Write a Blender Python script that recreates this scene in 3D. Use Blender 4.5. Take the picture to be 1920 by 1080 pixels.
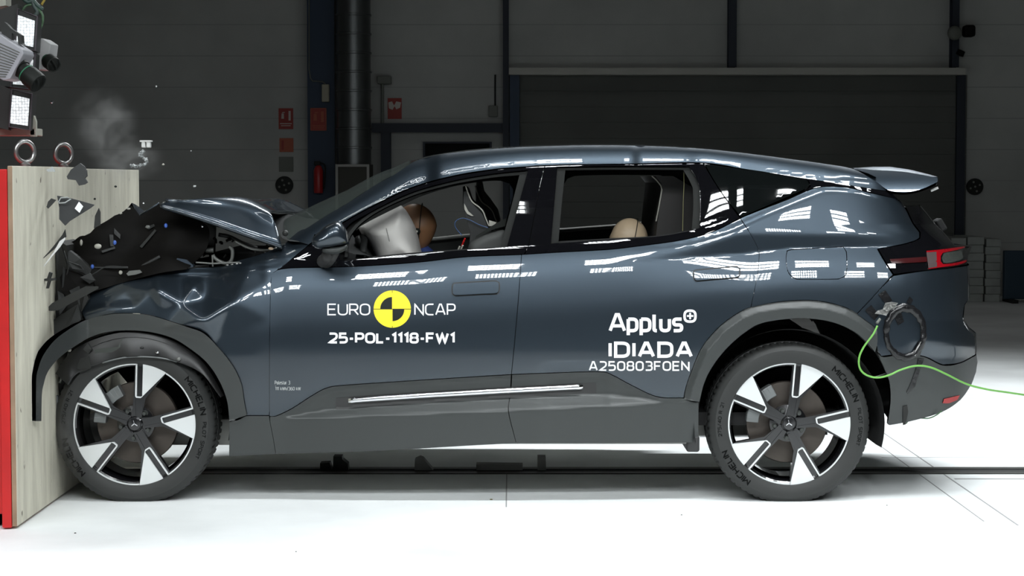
import bpy, bmesh, math, random
import numpy as np
from mathutils import Vector, Matrix
from mathutils.geometry import delaunay_2d_cdt
random.seed(7)
S = bpy.context.scene
COL = S.collection
for o in list(bpy.data.objects): bpy.data.objects.remove(o)

# ------------------------------------------------------------------ camera
CAM = (0.0, -9.157, 1.478)
F = 3800.0
TH = math.atan(207.0 / F)
cd = bpy.data.cameras.new('camera')
cam = bpy.data.objects.new('camera', cd); COL.objects.link(cam)
cam.location = CAM
cam.rotation_euler = (math.pi/2 - TH, 0, 0)
cd.sensor_fit = 'HORIZONTAL'; cd.sensor_width = 36.0
cd.lens = F / 1920.0 * 36.0
cd.clip_end = 200
S.camera = cam
# ------------------------------------------------------------------ view + world
S.view_settings.view_transform = 'Standard'
S.view_settings.look = 'None'
S.view_settings.exposure = 0.0
S.view_settings.gamma = 1.0
S.view_settings.use_curve_mapping = False
W = bpy.data.worlds.new('hall_air'); S.world = W; W.use_nodes = True
W.node_tree.nodes['Background'].inputs[0].default_value = (0.85, 1.0, 0.95, 1)
W.node_tree.nodes['Background'].inputs[1].default_value = 0.028

def tag(o, label=None, cat=None, group=None, kind=None):
    if label: o['label'] = label
    if cat: o['category'] = cat
    if group: o['group'] = group
    if kind: o['kind'] = kind
    return o

# ------------------------------------------------------------------ materials
MATS = {}
def mat(name, col=(0.5,0.5,0.5), rough=0.5, metal=0.0, coat=0.0, coat_rough=0.03, spec=0.5,
        emit=None, estr=0.0, bump=0.0, bscale=50.0, vary=0.0, vscale=5.0, alpha=1.0, trans=0.0, ior=1.5):
    if name in MATS: return MATS[name]
    m = bpy.data.materials.new(name); m.use_nodes = True
    nt = m.node_tree; b = nt.nodes['Principled BSDF']
    b.inputs['Base Color'].default_value = (*col, 1)
    b.inputs['Roughness'].default_value = rough
    b.inputs['Metallic'].default_value = metal
    b.inputs['Coat Weight'].default_value = coat
    b.inputs['Coat Roughness'].default_value = coat_rough
    b.inputs['Specular IOR Level'].default_value = spec
    b.inputs['IOR'].default_value = ior
    b.inputs['Transmission Weight'].default_value = trans
    b.inputs['Alpha'].default_value = alpha
    if emit:
        b.inputs['Emission Color'].default_value = (*emit, 1)
        b.inputs['Emission Strength'].default_value = estr
    tc = nt.nodes.new('ShaderNodeTexCoord')
    if vary > 0:
        n = nt.nodes.new('ShaderNodeTexNoise'); n.inputs['Scale'].default_value = vscale; n.inputs['Detail'].default_value = 6
        r = nt.nodes.new('ShaderNodeMix'); r.data_type = 'RGBA'
        r.inputs[6].default_value = tuple(c*(1-vary) for c in col) + (1,)
        r.inputs[7].default_value = tuple(min(1, c*(1+vary)) for c in col) + (1,)
        nt.links.new(tc.outputs['Object'], n.inputs['Vector'])
        nt.links.new(n.outputs['Fac'], r.inputs[0]); nt.links.new(r.outputs[2], b.inputs['Base Color'])
    if bump > 0:
        n2 = nt.nodes.new('ShaderNodeTexNoise'); n2.inputs['Scale'].default_value = bscale; n2.inputs['Detail'].default_value = 4
        bp = nt.nodes.new('ShaderNodeBump'); bp.inputs['Strength'].default_value = bump; bp.inputs['Distance'].default_value = 0.01
        nt.links.new(tc.outputs['Object'], n2.inputs['Vector'])
        nt.links.new(n2.outputs['Fac'], bp.inputs['Height']); nt.links.new(bp.outputs['Normal'], b.inputs['Normal'])
    MATS[name] = m
    return m

M_PAINT = mat('slate_blue_paint', (0.034, 0.047, 0.061), 0.36, 0.75, coat=1.0, coat_rough=0.015)
M_BLACK = mat('gloss_black', (0.004, 0.004, 0.005), 0.02, 0.0, coat=0.3, coat_rough=.01)
M_GLASS = mat('dark_glass', (0.004, 0.005, 0.005), 0.02, 0.0, coat=0.5)
M_CLAD = mat('grey_cladding', (0.038, 0.042, 0.041), 0.42, 0.0, spec=0.5)
M_RUB = mat('rubber_trim', (0.03, 0.03, 0.03), 0.6)
M_TYRE = mat('tyre_rubber', (0.023, 0.024, 0.023), 0.62, bump=0.05, bscale=300)
M_TLET = mat('tyre_lettering', (0.004, 0.004, 0.004), 0.6, spec=.1)
M_SILV = mat('machined_silver', (0.78, 0.80, 0.80), 0.38, 0.35)
M_RIMB = mat('rim_black', (0.007, 0.007, 0.008), 0.18, 0.0, coat=0.6)
M_DISC = mat('brake_disc_steel', (0.085, 0.072, 0.062), 0.45, 0.6, vary=0.4, vscale=8)
M_DARK = mat('dark_plastic', (0.005, 0.0045, 0.004), 0.6, bump=0.1, bscale=12, spec=.08)
M_VOID = mat('inner_black', (0.006, 0.006, 0.006), 0.8)
M_DKGR = mat('dark_grey_plastic', (0.028, 0.029, 0.028), 0.5, spec=.3)
M_WHITE = mat('white_sticker', (0.9, 0.9, 0.92), 0.5, spec=0.2)
M_YEL = mat('yellow_sticker', (0.90, 0.72, 0.04), 0.5, spec=0.2)
M_SBLK = mat('black_sticker', (0.012, 0.014, 0.012), 0.5, spec=0.2)
M_STEEL = mat('bare_steel', (0.42, 0.42, 0.41), 0.3, 0.9)
M_CHR = mat('chrome', (0.8, 0.8, 0.82), 0.12, 1.0)
M_TRIM = mat('interior_trim_grey', (0.045, 0.048, 0.045), 0.75)
M_SEAT = mat('seat_black', (0.018, 0.019, 0.019), 0.6)
M_PALE = mat('pale_plastic', (0.42, 0.41, 0.36), 0.5)

# ------------------------------------------------------------------ pixel ray -> world point on plane y = Y
cT, sT = math.cos(TH), math.sin(TH)
def PV(u, v, Y):
    """vectorised: ray through photo pixel (u,v) meets plane y=Y"""
    u = np.asarray(u, float); v = np.asarray(v, float); Y = np.asarray(Y, float)
    dy = F*cT + (540-v)*sT; dz = -F*sT + (540-v)*cT; dx = u-960
    t = (Y-CAM[1])/dy
    return np.stack([CAM[0]+t*dx, np.broadcast_to(Y, t.shape), CAM[2]+t*dz], -1)
def P(u, v, Y=0.0):
    return Vector(PV(u, v, Y).tolist())
def floor_pt(u, v):
    dy = F*cT + (540-v)*sT; dz = -F*sT + (540-v)*cT
    t = -CAM[2]/dz
    return Vector((t*(u-960), CAM[1]+t*dy, 0))
def QV(w):
    """world -> photo pixel"""
    x, y, z = w[0]-CAM[0], w[1]-CAM[1], w[2]-CAM[2]
    d = y*cT - z*sT; h = y*sT + z*cT
    return 960+F*x/d, 540-F*h/d

# ------------------------------------------------------------------ object helpers
def link(name, me, m, parent=None, smooth=False):
    o = bpy.data.objects.new(name, me)
    if m is not None:
        for k in (m if isinstance(m, (list, tuple)) else [m]): me.materials.append(k)
    COL.objects.link(o)
    if parent is not None:
        o.parent = parent
        o.matrix_parent_inverse = Matrix.Translation(-parent.location) if parent.type == 'EMPTY' and parent.parent is None and parent.rotation_euler == parent.rotation_euler.__class__((0,0,0)) else Matrix()
        # world-space meshes under an Empty (or under a part whose own origin is the world origin)
    if smooth:
        me.polygons.foreach_set('use_smooth', [True]*len(me.polygons))
    return o
def empty(name, loc, label=None, cat=None, group=None):
    o = bpy.data.objects.new(name, None); COL.objects.link(o); o.location = loc
    o.empty_display_size = 0.1
    tag(o, label, cat, group); return o
class MB:
    """collects shapes into one mesh"""
    def __init__(s): s.v = []; s.f = []; s.mi = []
    def add(s, vs, fs, mi=0):
        n = len(s.v); s.v += [tuple(x) for x in vs]; s.f += [tuple(i+n for i in f) for f in fs]; s.mi += [mi]*len(fs)
        return s
    def box(s, lo, hi, mi=0, M=None):
        x0,y0,z0 = lo; x1,y1,z1 = hi
        vs = [Vector(p) for p in [(x0,y0,z0),(x1,y0,z0),(x1,y1,z0),(x0,y1,z0),(x0,y0,z1),(x1,y0,z1),(x1,y1,z1),(x0,y1,z1)]]
        if M is not None: vs = [M @ p for p in vs]
        return s.add(vs, [(0,3,2,1),(4,5,6,7),(0,1,5,4),(1,2,6,5),(2,3,7,6),(3,0,4,7)], mi)
    def bevbox(s, lo, hi, b=0.01, mi=0, M=None):
        bm = bmesh.new(); bmesh.ops.create_cube(bm, size=1)
        for p in bm.verts:
            p.co = Vector([(lo[i]+hi[i])/2 + p.co[i]*(hi[i]-lo[i]) for i in range(3)])
        bmesh.ops.bevel(bm, geom=bm.edges[:], offset=b, segments=2, affect='EDGES', profile=0.5)
        bm.verts.ensure_lookup_table()
        vs = [p.co.copy() for p in bm.verts]
        if M is not None: vs = [M @ p for p in vs]
        s.add(vs, [[q.index for q in f.verts] for f in bm.faces], mi); bm.free(); return s
    def tube(s, pts, r, n=10, mi=0, closed=False, cap=True):
        pts = [Vector(p) for p in pts]; rr = r if isinstance(r, (list, tuple)) else [r]*len(pts)
        N = len(pts); rings = []; up = None
        for i, p in enumerate(pts):
            a = pts[(i-1) % N] if (closed or i > 0) else p; b = pts[(i+1) % N] if (closed or i < N-1) else p
            t = (b-a).normalized()
            if up is None: up = t.orthogonal().normalized()
            up = (up - t*up.dot(t)); up = up.normalized() if up.length > 1e-6 else t.orthogonal().normalized()
            w = t.cross(up)
            rings.append([p + rr[i]*(math.cos(2*math.pi*k/n)*up + math.sin(2*math.pi*k/n)*w) for k in range(n)])
        vs = [q for R in rings for q in R]; fs = []
        for i in range(N if closed else N-1):
            j = (i+1) % N
            for k in range(n):
                fs.append((i*n+k, i*n+(k+1) % n, j*n+(k+1) % n, j*n+k))
        if cap and not closed:
            fs.append(tuple(range(n-1, -1, -1))); fs.append(tuple((N-1)*n+k for k in range(n)))
        return s.add(vs, fs, mi)
    def lathe(s, prof, c, axis='y', n=48, mi=0, a0=0, a1=2*math.pi):
        """prof: list of (radius, along axis); revolve round axis through c"""
        c = Vector(c); full = abs(a1-a0-2*math.pi) < 1e-6; vs = []; K = n if full else n+1
        for i in range(K):
            a = a0+(a1-a0)*i/n; ca, sa = math.cos(a), math.sin(a)
            for r, h in prof:
                d = {'y': (r*ca, h, r*sa), 'z': (r*ca, r*sa, h), 'x': (h, r*ca, r*sa)}[axis]
                vs.append(c+Vector(d))
        m = len(prof); fs = []
        for i in range(n):
            j = (i+1) % K
            for k in range(m-1): fs.append((i*m+k, i*m+k+1, j*m+k+1, j*m+k))
        return s.add(vs, fs, mi)
    def grid(s, rows, mi=0, close=False):
        m = len(rows[0]); vs = [p for R in rows for p in R]; fs = []
        for i in range(len(rows)-1):
            for k in range(m-1 if not close else m):
                fs.append((i*m+k, i*m+(k+1) % m, (i+1)*m+(k+1) % m, (i+1)*m+k))
        return s.add(vs, fs, mi)
    def prism(s, pts, d, mi=0):
        """closed polygon pts (3D list) extruded by vector d"""
        pts = [Vector(p) for p in pts]; d = Vector(d); n = len(pts)
        return s.add(pts+[p+d for p in pts], [tuple(range(n)), tuple(range(2*n-1, n-1, -1))]+[(i, i+n, (i+1) % n+n, (i+1) % n) for i in range(n)], mi)
    def build(s, name, m, parent=None, smooth=False, fix=True, sharp=None):
        me = bpy.data.meshes.new(name); me.from_pydata(s.v, [], s.f)
        if any(s.mi): me.polygons.foreach_set('material_index', s.mi)
        if fix:
            bm = bmesh.new(); bm.from_mesh(me); bmesh.ops.recalc_face_normals(bm, faces=bm.faces); bm.to_mesh(me); bm.free()
        o = link(name, me, m, parent, smooth)
        if smooth and sharp is not None:
            me.set_sharp_from_angle(angle=math.radians(sharp))
        return o
def rotm(loc, rx=0, ry=0, rz=0):
    from mathutils import Euler
    return Matrix.Translation(loc) @ Euler((rx, ry, rz)).to_matrix().to_4x4()
def spline(pts, n=8, closed=False):
    """Catmull-Rom through the points"""
    pts = [Vector(p) for p in pts]; N = len(pts); out = []
    for i in range(N if closed else N-1):
        p1 = pts[i]; p2 = pts[(i+1) % N]
        p0 = pts[(i-1) % N] if (closed or i > 0) else p1*2-p2
        p3 = pts[(i+2) % N] if (closed or i < N-2) else p2*2-p1
        for k in range(n):
            t = k/n
            out.append(0.5*((2*p1)+(p2-p0)*t+(2*p0-5*p1+4*p2-p3)*t*t+(3*p1-p0-3*p2+p3)*t**3))
    if not closed: out.append(pts[-1])
    return out
# ------------------------------------------------------------------ lamps of the hall (rows of LED floodlights hung over the track)
def nrm(v): return Vector(v).normalized()
M_LED = mat('led_lens', (0.9,0.95,1.0), 0.3, emit=(0.93,0.97,1.0), estr=9.0)
M_HOUS = mat('lamp_housing', (0.05,0.052,0.055), 0.5)
def flood(pos, target, w=0.95, h=0.5, watt=220, spread=100, bw=.003, label=None, grp='LED floodlights hung over the crash track'):
    """LED floodlight: housing, louvre to pattern the reflection, and an area lamp as the LED board"""
    d = (Vector(target)-Vector(pos)).normalized()
    q = d.to_track_quat('-Z', 'Y'); R = q.to_matrix().to_4x4(); M = Matrix.Translation(pos) @ R
    e = bpy.data.objects.new('floodlight', None); COL.objects.link(e); e.matrix_world = M
    tag(e, label, 'lamp', grp)
    mb = MB(); mb.box((-w/2-.03,-h/2-.03,0.012),(w/2+.03,h/2+.03,0.10))
    for s in (-1,1):
        mb.box((s*(w/2+.015)-.015,-h/2-.03,-0.03),(s*(w/2+.015)+.015,h/2+.03,0.011))
        mb.box((-w/2-.03,s*(h/2+.015)-.015,-0.03),(w/2+.03,s*(h/2+.015)+.015,0.011))
    o = mb.build('housing', M_HOUS); o.parent = e
    lv = MB(); nx = 14  # crossed bars added so the lamp's reflection breaks into LED rows
    for i in range(1, nx):
        x = -w/2+w*i/nx; lv.box((x-bw,-h/2,-.012),(x+bw,h/2,-.004))
    for y, t in ((-h/6,.022),(h/6,.022)):
        lv.box((-w/2,y-t,-.013),(w/2,y+t,-.0035))
    for y in (-h/3, 0, h/3): lv.box((-w/2,y-.004,-.013),(w/2,y+.004,-.0035))
    o = lv.build('lattice_bars', M_HOUS); o.parent = e
    L = bpy.data.lights.new('led_board', 'AREA'); L.shape = 'RECTANGLE'; L.size = w; L.size_y = h
    L.energy = watt; L.color = (0.93, 0.98, 1.0); L.spread = math.radians(spread)
    lo = bpy.data.objects.new('led_board', L); COL.objects.link(lo); lo.parent = e; lo.location = (0,0,0.002)
    return e
LZ = 4.6
for i in range(11):
    x = -0.342 + (i-5)*0.97
    flood((x, -5.2, LZ), (x*0.8, -1.0, 0.0), w=0.46, h=0.40, watt=20, label='small LED floodlight in the first row above the camera side of the track', grp='first row of small floodlights')
    flood((x+.1, -6.7, LZ), (x*0.8, -1.0, 0.0), w=0.46, h=0.40, watt=18, bw=.008, label='small LED floodlight in the second row above the camera side of the track', grp='second row of small floodlights')
flood((-1.5, -1.4, LZ+0.9), (-1.5, -0.4, 0.0), w=3.0, h=0.14, watt=30, label='added long narrow strip light high over the front of the car, for the roof rail highlight', grp='high row of floodlights')  # added strip, shaped to draw one long highlight along pillar and roof rail
for i in range(4):
    x = -0.1 + i*1.4
    flood((x, -1.6, LZ+0.9), (x*0.9, -0.4, 0.0), watt=42, label='LED floodlight in the high row straight above the near side of the track', grp='high row of floodlights')
for i in range(5):
    x = -0.5 + i*1.25
    flood((x, 5.6, LZ+2.2), (x*0.8, 2.4, 0.0), watt=85, label='LED floodlight in the row above the far side of the track', grp='far row of floodlights')

for y, z, nm in ((-5.2,LZ+.25,'first'),(-6.7,LZ+.25,'second'),(-1.6,LZ+1.15,'high'),(5.6,LZ+2.45,'far')):
    mb = MB(); mb.box((-6,y-.03,z),(6,y+.03,z+.06))
    for x in (-5.5,0,5.5): mb.box((x-.03,y-.03,z+.06),(x+.03,y+.03,8.99))
    tag(mb.build('lamp_truss', M_HOUS), 'dark %s hanging truss that carries a row of floodlights' % nm, 'truss')
for i, x in enumerate((-6, 2, 9)):  # unseen fill lamps, added to lift the dark back wall
    e = empty('fill_lamp', (x, 9.5, 8.9), 'added dim fill lamp under the ceiling over the back of the hall', 'lamp', 'added fill lamps under the ceiling')
    mb = MB(); mb.box((x-1.2,9.2,8.86),(x+1.2,9.8,8.99)); mb.build('housing', M_HOUS, e)
    L = bpy.data.lights.new('tube', 'AREA'); L.shape = 'RECTANGLE'; L.size = 2.2; L.size_y = .5; L.energy = 14; L.color = (1.0,1.0,.96)
    lo = bpy.data.objects.new('tube', L); COL.objects.link(lo); lo.parent = e; lo.location = (0,0,-.06)

# ------------------------------------------------------------------ setting
WY = 16.1
def concrete(name, col, seam=False):
    m = bpy.data.materials.new(name); m.use_nodes = True; nt = m.node_tree; b = nt.nodes['Principled BSDF']
    tc = nt.nodes.new('ShaderNodeTexCoord')
    n = nt.nodes.new('ShaderNodeTexNoise'); n.inputs['Scale'].default_value = 0.9; n.inputs['Detail'].default_value = 8
    cr = nt.nodes.new('ShaderNodeValToRGB')
    cr.color_ramp.elements[0].position = 0.35; cr.color_ramp.elements[0].color = tuple(c*0.86 for c in col)+(1,)
    cr.color_ramp.elements[1].position = 0.65; cr.color_ramp.elements[1].color = tuple(min(1,c*1.08) for c in col)+(1,)
    nt.links.new(tc.outputs['Object'], n.inputs['Vector']); nt.links.new(n.outputs['Fac'], cr.inputs[0])
    out = cr.outputs[0]
    b.inputs['Roughness'].default_value = 0.75
    if seam:
        sx = nt.nodes.new('ShaderNodeSeparateXYZ'); nt.links.new(tc.outputs['Object'], sx.inputs[0])
        a = nt.nodes.new('ShaderNodeMath'); a.operation = 'MODULO'; a.inputs[1].default_value = 0.386
        ad = nt.nodes.new('ShaderNodeMath'); ad.operation = 'ADD'; ad.inputs[1].default_value = 3.86+0.11
        nt.links.new(sx.outputs['Z'], ad.inputs[0]); nt.links.new(ad.outputs[0], a.inputs[0])
        lt = nt.nodes.new('ShaderNodeMath'); lt.operation = 'LESS_THAN'; lt.inputs[1].default_value = 0.014
        nt.links.new(a.outputs[0], lt.inputs[0])
        mx = nt.nodes.new('ShaderNodeMix'); mx.data_type = 'RGBA'; mx.inputs[7].default_value = tuple(c*0.78 for c in col)+(1,)
        nt.links.new(lt.outputs[0], mx.inputs[0]); nt.links.new(out, mx.inputs[6]); out = mx.outputs[2]
    nt.links.new(out, b.inputs['Base Color'])
    return m
M_FLOOR = concrete('painted_floor', (0.88, 0.90, 0.90))
M_WALL = concrete('wall_panel', (0.42, 0.43, 0.41), True)
M_DOCK = concrete('shutter_panel', (0.11, 0.115, 0.105))
M_NAVY = mat('navy_steel', (0.020, 0.040, 0.075), 0.6)
M_NAVD = mat('navy_steel_dark', (0.010, 0.016, 0.028), 0.6)
def struct(o): o['kind'] = 'structure'; return o
mb = MB(); mb.box((-16,-16,-0.2),(16,WY+0.3,0)); struct(mb.build('floor', M_FLOOR))
mb = MB(); mb.box((-16,WY,0),(16,WY+0.3,9)); struct(mb.build('wall_back', M_WALL))
mb = MB(); mb.box((-16,-16,9),(16,WY+0.3,9.2)); struct(mb.build('ceiling', M_VOID))
mb = MB(); mb.box((-16.2,-16,0),(-16,WY,9)); struct(mb.build('wall_left', M_WALL))
mb = MB(); mb.box((16,-16,0),(16.2,WY,9)); struct(mb.build('wall_right', M_WALL))
mb = MB(); mb.box((-16,-16.2,0),(16,-16,9)); struct(mb.build('wall_front', M_WALL))
# ------------------------------------------------------------------ car side: tilt of the bodywork (tan, + = faces up) along traced feature lines
def line(*pts):
    a = np.array(pts, float); return lambda u: np.interp(u, a[:,0], a[:,1])
L_roof = line((440,475),(500,462),(540,450),(576,427),(612,404),(653,380),(705,346),(740,318),(775,300),(818,290),(873,282.6),(933,277.5),(994,274),(1087,271.5),(1171,271.5),(1262,274.5),(1332,279),(1413,288),(1474,296),(1540,305),(1600,316),(1660,330),(1760,352),(1840,380))
L_drip = line((440,510),(520,500),(549,482),(583,456),(642,418),(692,390),(767,354),(842,332),(918,319),(975,314),(1044,311),(1180,308),(1316,306),(1398,317),(1450,325),(1504,334),(1560,342),(1641,355),(1700,372),(1840,420))
L_belt = line((440,520),(509,512),(540,503),(661,500),(782,492),(873,482),(978,477.5),(1050,473),(1141,468),(1202,461),(1262,453),(1307,444),(1368,420),(1428,393),(1534,350),(1600,352),(1660,368),(1694,385),(1840,470))
L_bev = line((1200,470),(1262,461),(1307,452),(1368,434),(1428,406),(1500,376),(1545,358),(1600,360),(1650,370),(1690,392),(1712,432),(1840,470))
L_crs = line((440,500),(1130,500),(1211,492),(1300,483),(1407,474),(1480,466),(1640,463),(1840,462))
L_ct = line((440,779),(517,780),(547,766),(586,741),(615,726.5),(655,721.6),(958,702),(1125,697),(1149,703.5),(1183,721.6),(1232,743.6),(1281,746),(1840,746))
L_st = line((440,786),(522,785),(606,771),(694,761),(958,746),(1100,740),(1134,741),(1227,750),(1290,750),(1840,750))
L_rk = line((440,790),(522,787),(953,770.6),(1310,754),(1840,754))
L_bt = line((440,856),(517,852),(703,846),(968,832),(1310,830),(1840,830))
U0, U1, V0, V1, DU, DV = 30, 1860, 240, 900, 5.0, 1.5
gu = np.arange(U0, U1+.1, DU); gv = np.arange(V0, V1+.1, DV)
SL = np.zeros((len(gu), len(gv)))
for i, u in enumerate(gu):
    r, d, b, c = float(L_roof(u)), float(L_drip(u)), float(L_belt(u)), float(L_crs(u))
    ct, st, rk, bt = float(L_ct(u)), float(L_st(u)), float(L_rk(u)), float(L_bt(u))
    w2 = float(np.clip((u-1130)/290.0, 0, 1)); w2 = w2*w2*(3-2*w2)
    # forward type
    b = max(b, d+6)
    n1 = [(r-30,2.4),(r,2.0),(r+5,1.5),(r+(d-r)*.35,0.95),(r+(d-r)*.8,0.62),(d-1,0.80),(d,0.9),(d+4,0.28),(d+8,0.33)]+([(max(345,d+10),0.275),(385,.24),(405,.22),(438,0.19)] if b > 462 and d < 340 else [(max(b-30,d+10),.36)])+[(b-17,0.16),(b-9,0.44),(b+2,0.44),(b+8,0.375),(b+47,0.24),(b+95,0.16),(b+130,0.05),(645,0.0),(675,-0.05),(700,-0.085)]
    n1 = [p for p in n1 if p[0] < 690]
    lo = [(max(ct-2,701),-0.10),(ct+1,-0.75),(ct+8,-0.75),(ct+10,-0.06),(st-1,-0.06),(st+1,1.0),(rk-1,1.0),(rk+1,-0.06),(bt-4,-0.10),(bt+2,-0.6),(900,-0.6)]
    if rk-st < 3.5: lo = [(ct-2,-0.10),(ct+1,-0.3),(rk,-0.1),(bt-4,-0.1),(bt+2,-.6),(900,-.6)]
    n1 += lo
    bev = float(L_bev(u))
    n2 = [(r-30,2.4),(r,2.0),(r+5,1.5),(r+(d-r)*.35,0.95),(r+(d-r)*.8,0.62),(d-1,0.80),(d,0.9),(d+3,0.28),(d+6,0.33),(min(337,b-3),0.305),(min(386,b-2),0.268),(b-1,0.25),(b+1,1.0),(max(bev,b+3),0.80),(max(bev,b+3)+3,0.31)]+([(375,.302),(402,.270)] if bev+5 < 370 else [])
    n2 += [(max(bev+8,430),0.243),(max(bev+11,436),0.23),(max(bev+15,446),0.0),(c-2,-0.05),(c+1,0.37),(c+8,0.355),(c+35,0.315),(c+42,0.28),(c+60,0.25),(c+80,0.13),(c+115,0.03),(c+160,0.0),(670,-0.04),(700,-0.10),(740,-0.16),(790,-0.30),(900,-0.5)]
    if u > 1700:
        n2 = [p for p in n2 if not 600 < p[0] < 700] + [(635,0.02),(646,-0.30*min(1,(u-1700)/25)),(668,-0.30*min(1,(u-1700)/25)),(674,-.05)]
    def ev(n):
        n = sorted(n); a = np.array(n); return np.interp(gv, a[:,0], a[:,1])
    s1, s2 = ev(n1), ev(n2)
    if u >= 1300: s2b = s2
    else:
        s2b = np.where(gv < 700, s2, s1)
        s2b = np.where(gv < b+2, s1, s2b)
    SL[i] = s1*(1-w2)+s2b*w2
def gblur(a, sig, ax):
    k = int(3*sig)+1; x = np.arange(-k, k+1); g = np.exp(-x*x/(2*sig*sig)); g /= g.sum()
    a = np.moveaxis(a, ax, 0); p = np.concatenate([np.repeat(a[:1],k,0), a, np.repeat(a[-1:],k,0)])
    out = sum(g[j]*p[j:j+a.shape[0]] for j in range(2*k+1)); return np.moveaxis(out, 0, ax)
SL = gblur(SL, 1.6, 0); SL = gblur(SL, 0.9, 1)
iref = int((640-V0)/DV)
cum = np.cumsum(SL, 1)*DV/413.0                     # going down the slope brings the surface outward
DEP = -(cum - cum[:, iref:iref+1])
# plan shape: nose and tail corners turn in
ue = line((240,1700),(385,1742),(420,1756),(460,1794),(490,1814),(520,1818),(600,1822),(650,1832),(900,1832))
UU, VV = np.meshgrid(gu, gv, indexing='ij')
E = ue(VV) - UU
plan = 0.34*np.exp(-np.clip(E, -20, 900)/26.0) + 0.10*np.exp(-np.clip(E,-20,900)/95.0)
plan += 0.012*((UU-960)/800.0)**2
plan += np.where(UU < 470, 0.05*np.clip((470-UU)/400.0,0,1)**2, 0)
DEP = DEP + plan
# crumple of the front wing: hinge lines between control points
CP = [(30,400,.30),(30,900,.10),(118,470,.20),(118,600,.06),(150,560,.035),(160,610,.0),(155,588,-.005),(198,577,-.014),(250,574,-.014),(305,583,-.010),(160,577,.016),(200,567,.010),(250,563,.010),(200,545,.03),(230,520,.05),(235,545,.01),(280,546,-.02),(296,506,.055),
 (297,545,-.045),(340,520,.085),(365,536,.025),(415,507,.10),(383,520,.10),(340,570,-.012),(382,601,-.055),(384,560,.045),(430,500,.075),(470,490,.03),(440,565,-.018),(500,528,.0),(500,470,.0),(500,600,.0),(508,900,0),(400,640,0),
 (300,620,0),(150,700,0),(300,900,0),(420,700,0),(509,400,0),(1860,240,0),(1860,900,0),(400,440,.10),(250,420,.14),(530,440,0),(700,240,0),(30,240,.3)]
r_ = delaunay_2d_cdt([Vector((a,b)) for a,b,_ in CP], [], [], 0, 1e-5)
cz = [0]*len(r_[0])
for i, p in enumerate(r_[0]):
    cz[i] = min(CP, key=lambda c: (c[0]-p.x)**2+(c[1]-p.y)**2)[2]
DEL = np.zeros_like(DEP)
for f in r_[2]:
    (x0,y0),(x1,y1),(x2,y2) = [tuple(r_[0][k]) for k in f]
    den = (y1-y2)*(x0-x2)+(x2-x1)*(y0-y2)
    if abs(den) < 1e-9: continue
    a = ((y1-y2)*(UU-x2)+(x2-x1)*(VV-y2))/den; b = ((y2-y0)*(UU-x2)+(x0-x2)*(VV-y2))/den; c = 1-a-b
    m = (a >= -1e-6)&(b >= -1e-6)&(c >= -1e-6)
    DEL[m] = (a*cz[f[0]]+b*cz[f[1]]+c*cz[f[2]])[m]
DEL = gblur(gblur(DEL, 1.0, 0), 3.0, 1)
DEP = DEP + DEL
def DF(u, v):
    """depth of the bodywork behind y=0 at a photo pixel (bicubic)"""
    u = np.asarray(u, float); v = np.asarray(v, float)
    fx = np.clip((u-U0)/DU, 1, len(gu)-3.001); fy = np.clip((v-V0)/DV, 1, len(gv)-3.001)
    ix = fx.astype(int); iy = fy.astype(int); tx = fx-ix; ty = fy-iy
    def w(t): return (-.5*t+t*t-.5*t**3, 1-2.5*t*t+1.5*t**3, .5*t+2*t*t-1.5*t**3, -.5*t*t+.5*t**3)
    wx, wy = w(tx), w(ty); out = 0
    for a in range(4):
        for b in range(4): out = out + wx[a]*wy[b]*DEP[ix+a-1, iy+b-1]
    return out
YC = 0.985                                            # centre plane of the car
def inside(poly, x, y):
    c = np.zeros(np.shape(x), bool); n = len(poly)
    for i in range(n):
        x1,y1 = poly[i]; x2,y2 = poly[i-1]
        if y1 == y2: continue
        m = ((y1 > y) != (y2 > y)) & (x < (x2-x1)*(y-y1)/(y2-y1)+x1); c ^= m
    return c
def dist_poly(poly, x, y):
    d = np.full(np.shape(x), 1e9); n = len(poly)
    for i in range(n):
        a = np.array(poly[i-1]); b = np.array(poly[i]); ab = b-a; L = (ab**2).sum()+1e-12
        t = np.clip(((x-a[0])*ab[0]+(y-a[1])*ab[1])/L, 0, 1)
        d = np.minimum(d, np.hypot(x-a[0]-t*ab[0], y-a[1]-t*ab[1]))
    return d
def smooth_poly(pts, step=6.0):
    """pts: (u,v) rounded by Catmull-Rom, or (u,v,1) = sharp corner"""
    n = len(pts); out = []
    for i in range(n):
        p1 = pts[i]; p2 = pts[(i+1) % n]; p0 = pts[i-1]; p3 = pts[(i+2) % n]
        a = np.array(p1[:2], float); b = np.array(p2[:2], float)
        z = 2*a-b if len(p1) > 2 else np.array(p0[:2], float); y = 2*b-a if len(p2) > 2 else np.array(p3[:2], float)
        k = max(1, int(np.hypot(*(b-a))/step))
        for j in range(k):
            t = j/k; q = .5*((2*a)+(b-z)*t+(2*z-5*a+4*b-y)*t*t+(3*a-z-3*b+y)*t**3); out.append((float(q[0]), float(q[1])))
    return out
def shrink(poly, s):
    if s == 0: return poly
    n = len(poly); P_ = np.array(poly); ar = 0.5*np.sum(P_[:,0]*np.roll(P_[:,1],-1)-np.roll(P_[:,0],-1)*P_[:,1]); sg = 1 if ar > 0 else -1
    out = []
    for i in range(n):
        e1 = P_[i]-P_[i-1]; e2 = P_[(i+1) % n]-P_[i]
        e1 /= np.hypot(*e1)+1e-9; e2 /= np.hypot(*e2)+1e-9
        n1 = np.array([-e1[1], e1[0]])*sg; n2 = np.array([-e2[1], e2[0]])*sg
        m = n1+n2; L = np.hypot(*m)
        m = n1 if L < 1e-3 else m/L; k = 1/max(0.5, float(m@n1)); out.append(tuple(P_[i]+m*s*k))
    return out
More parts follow.
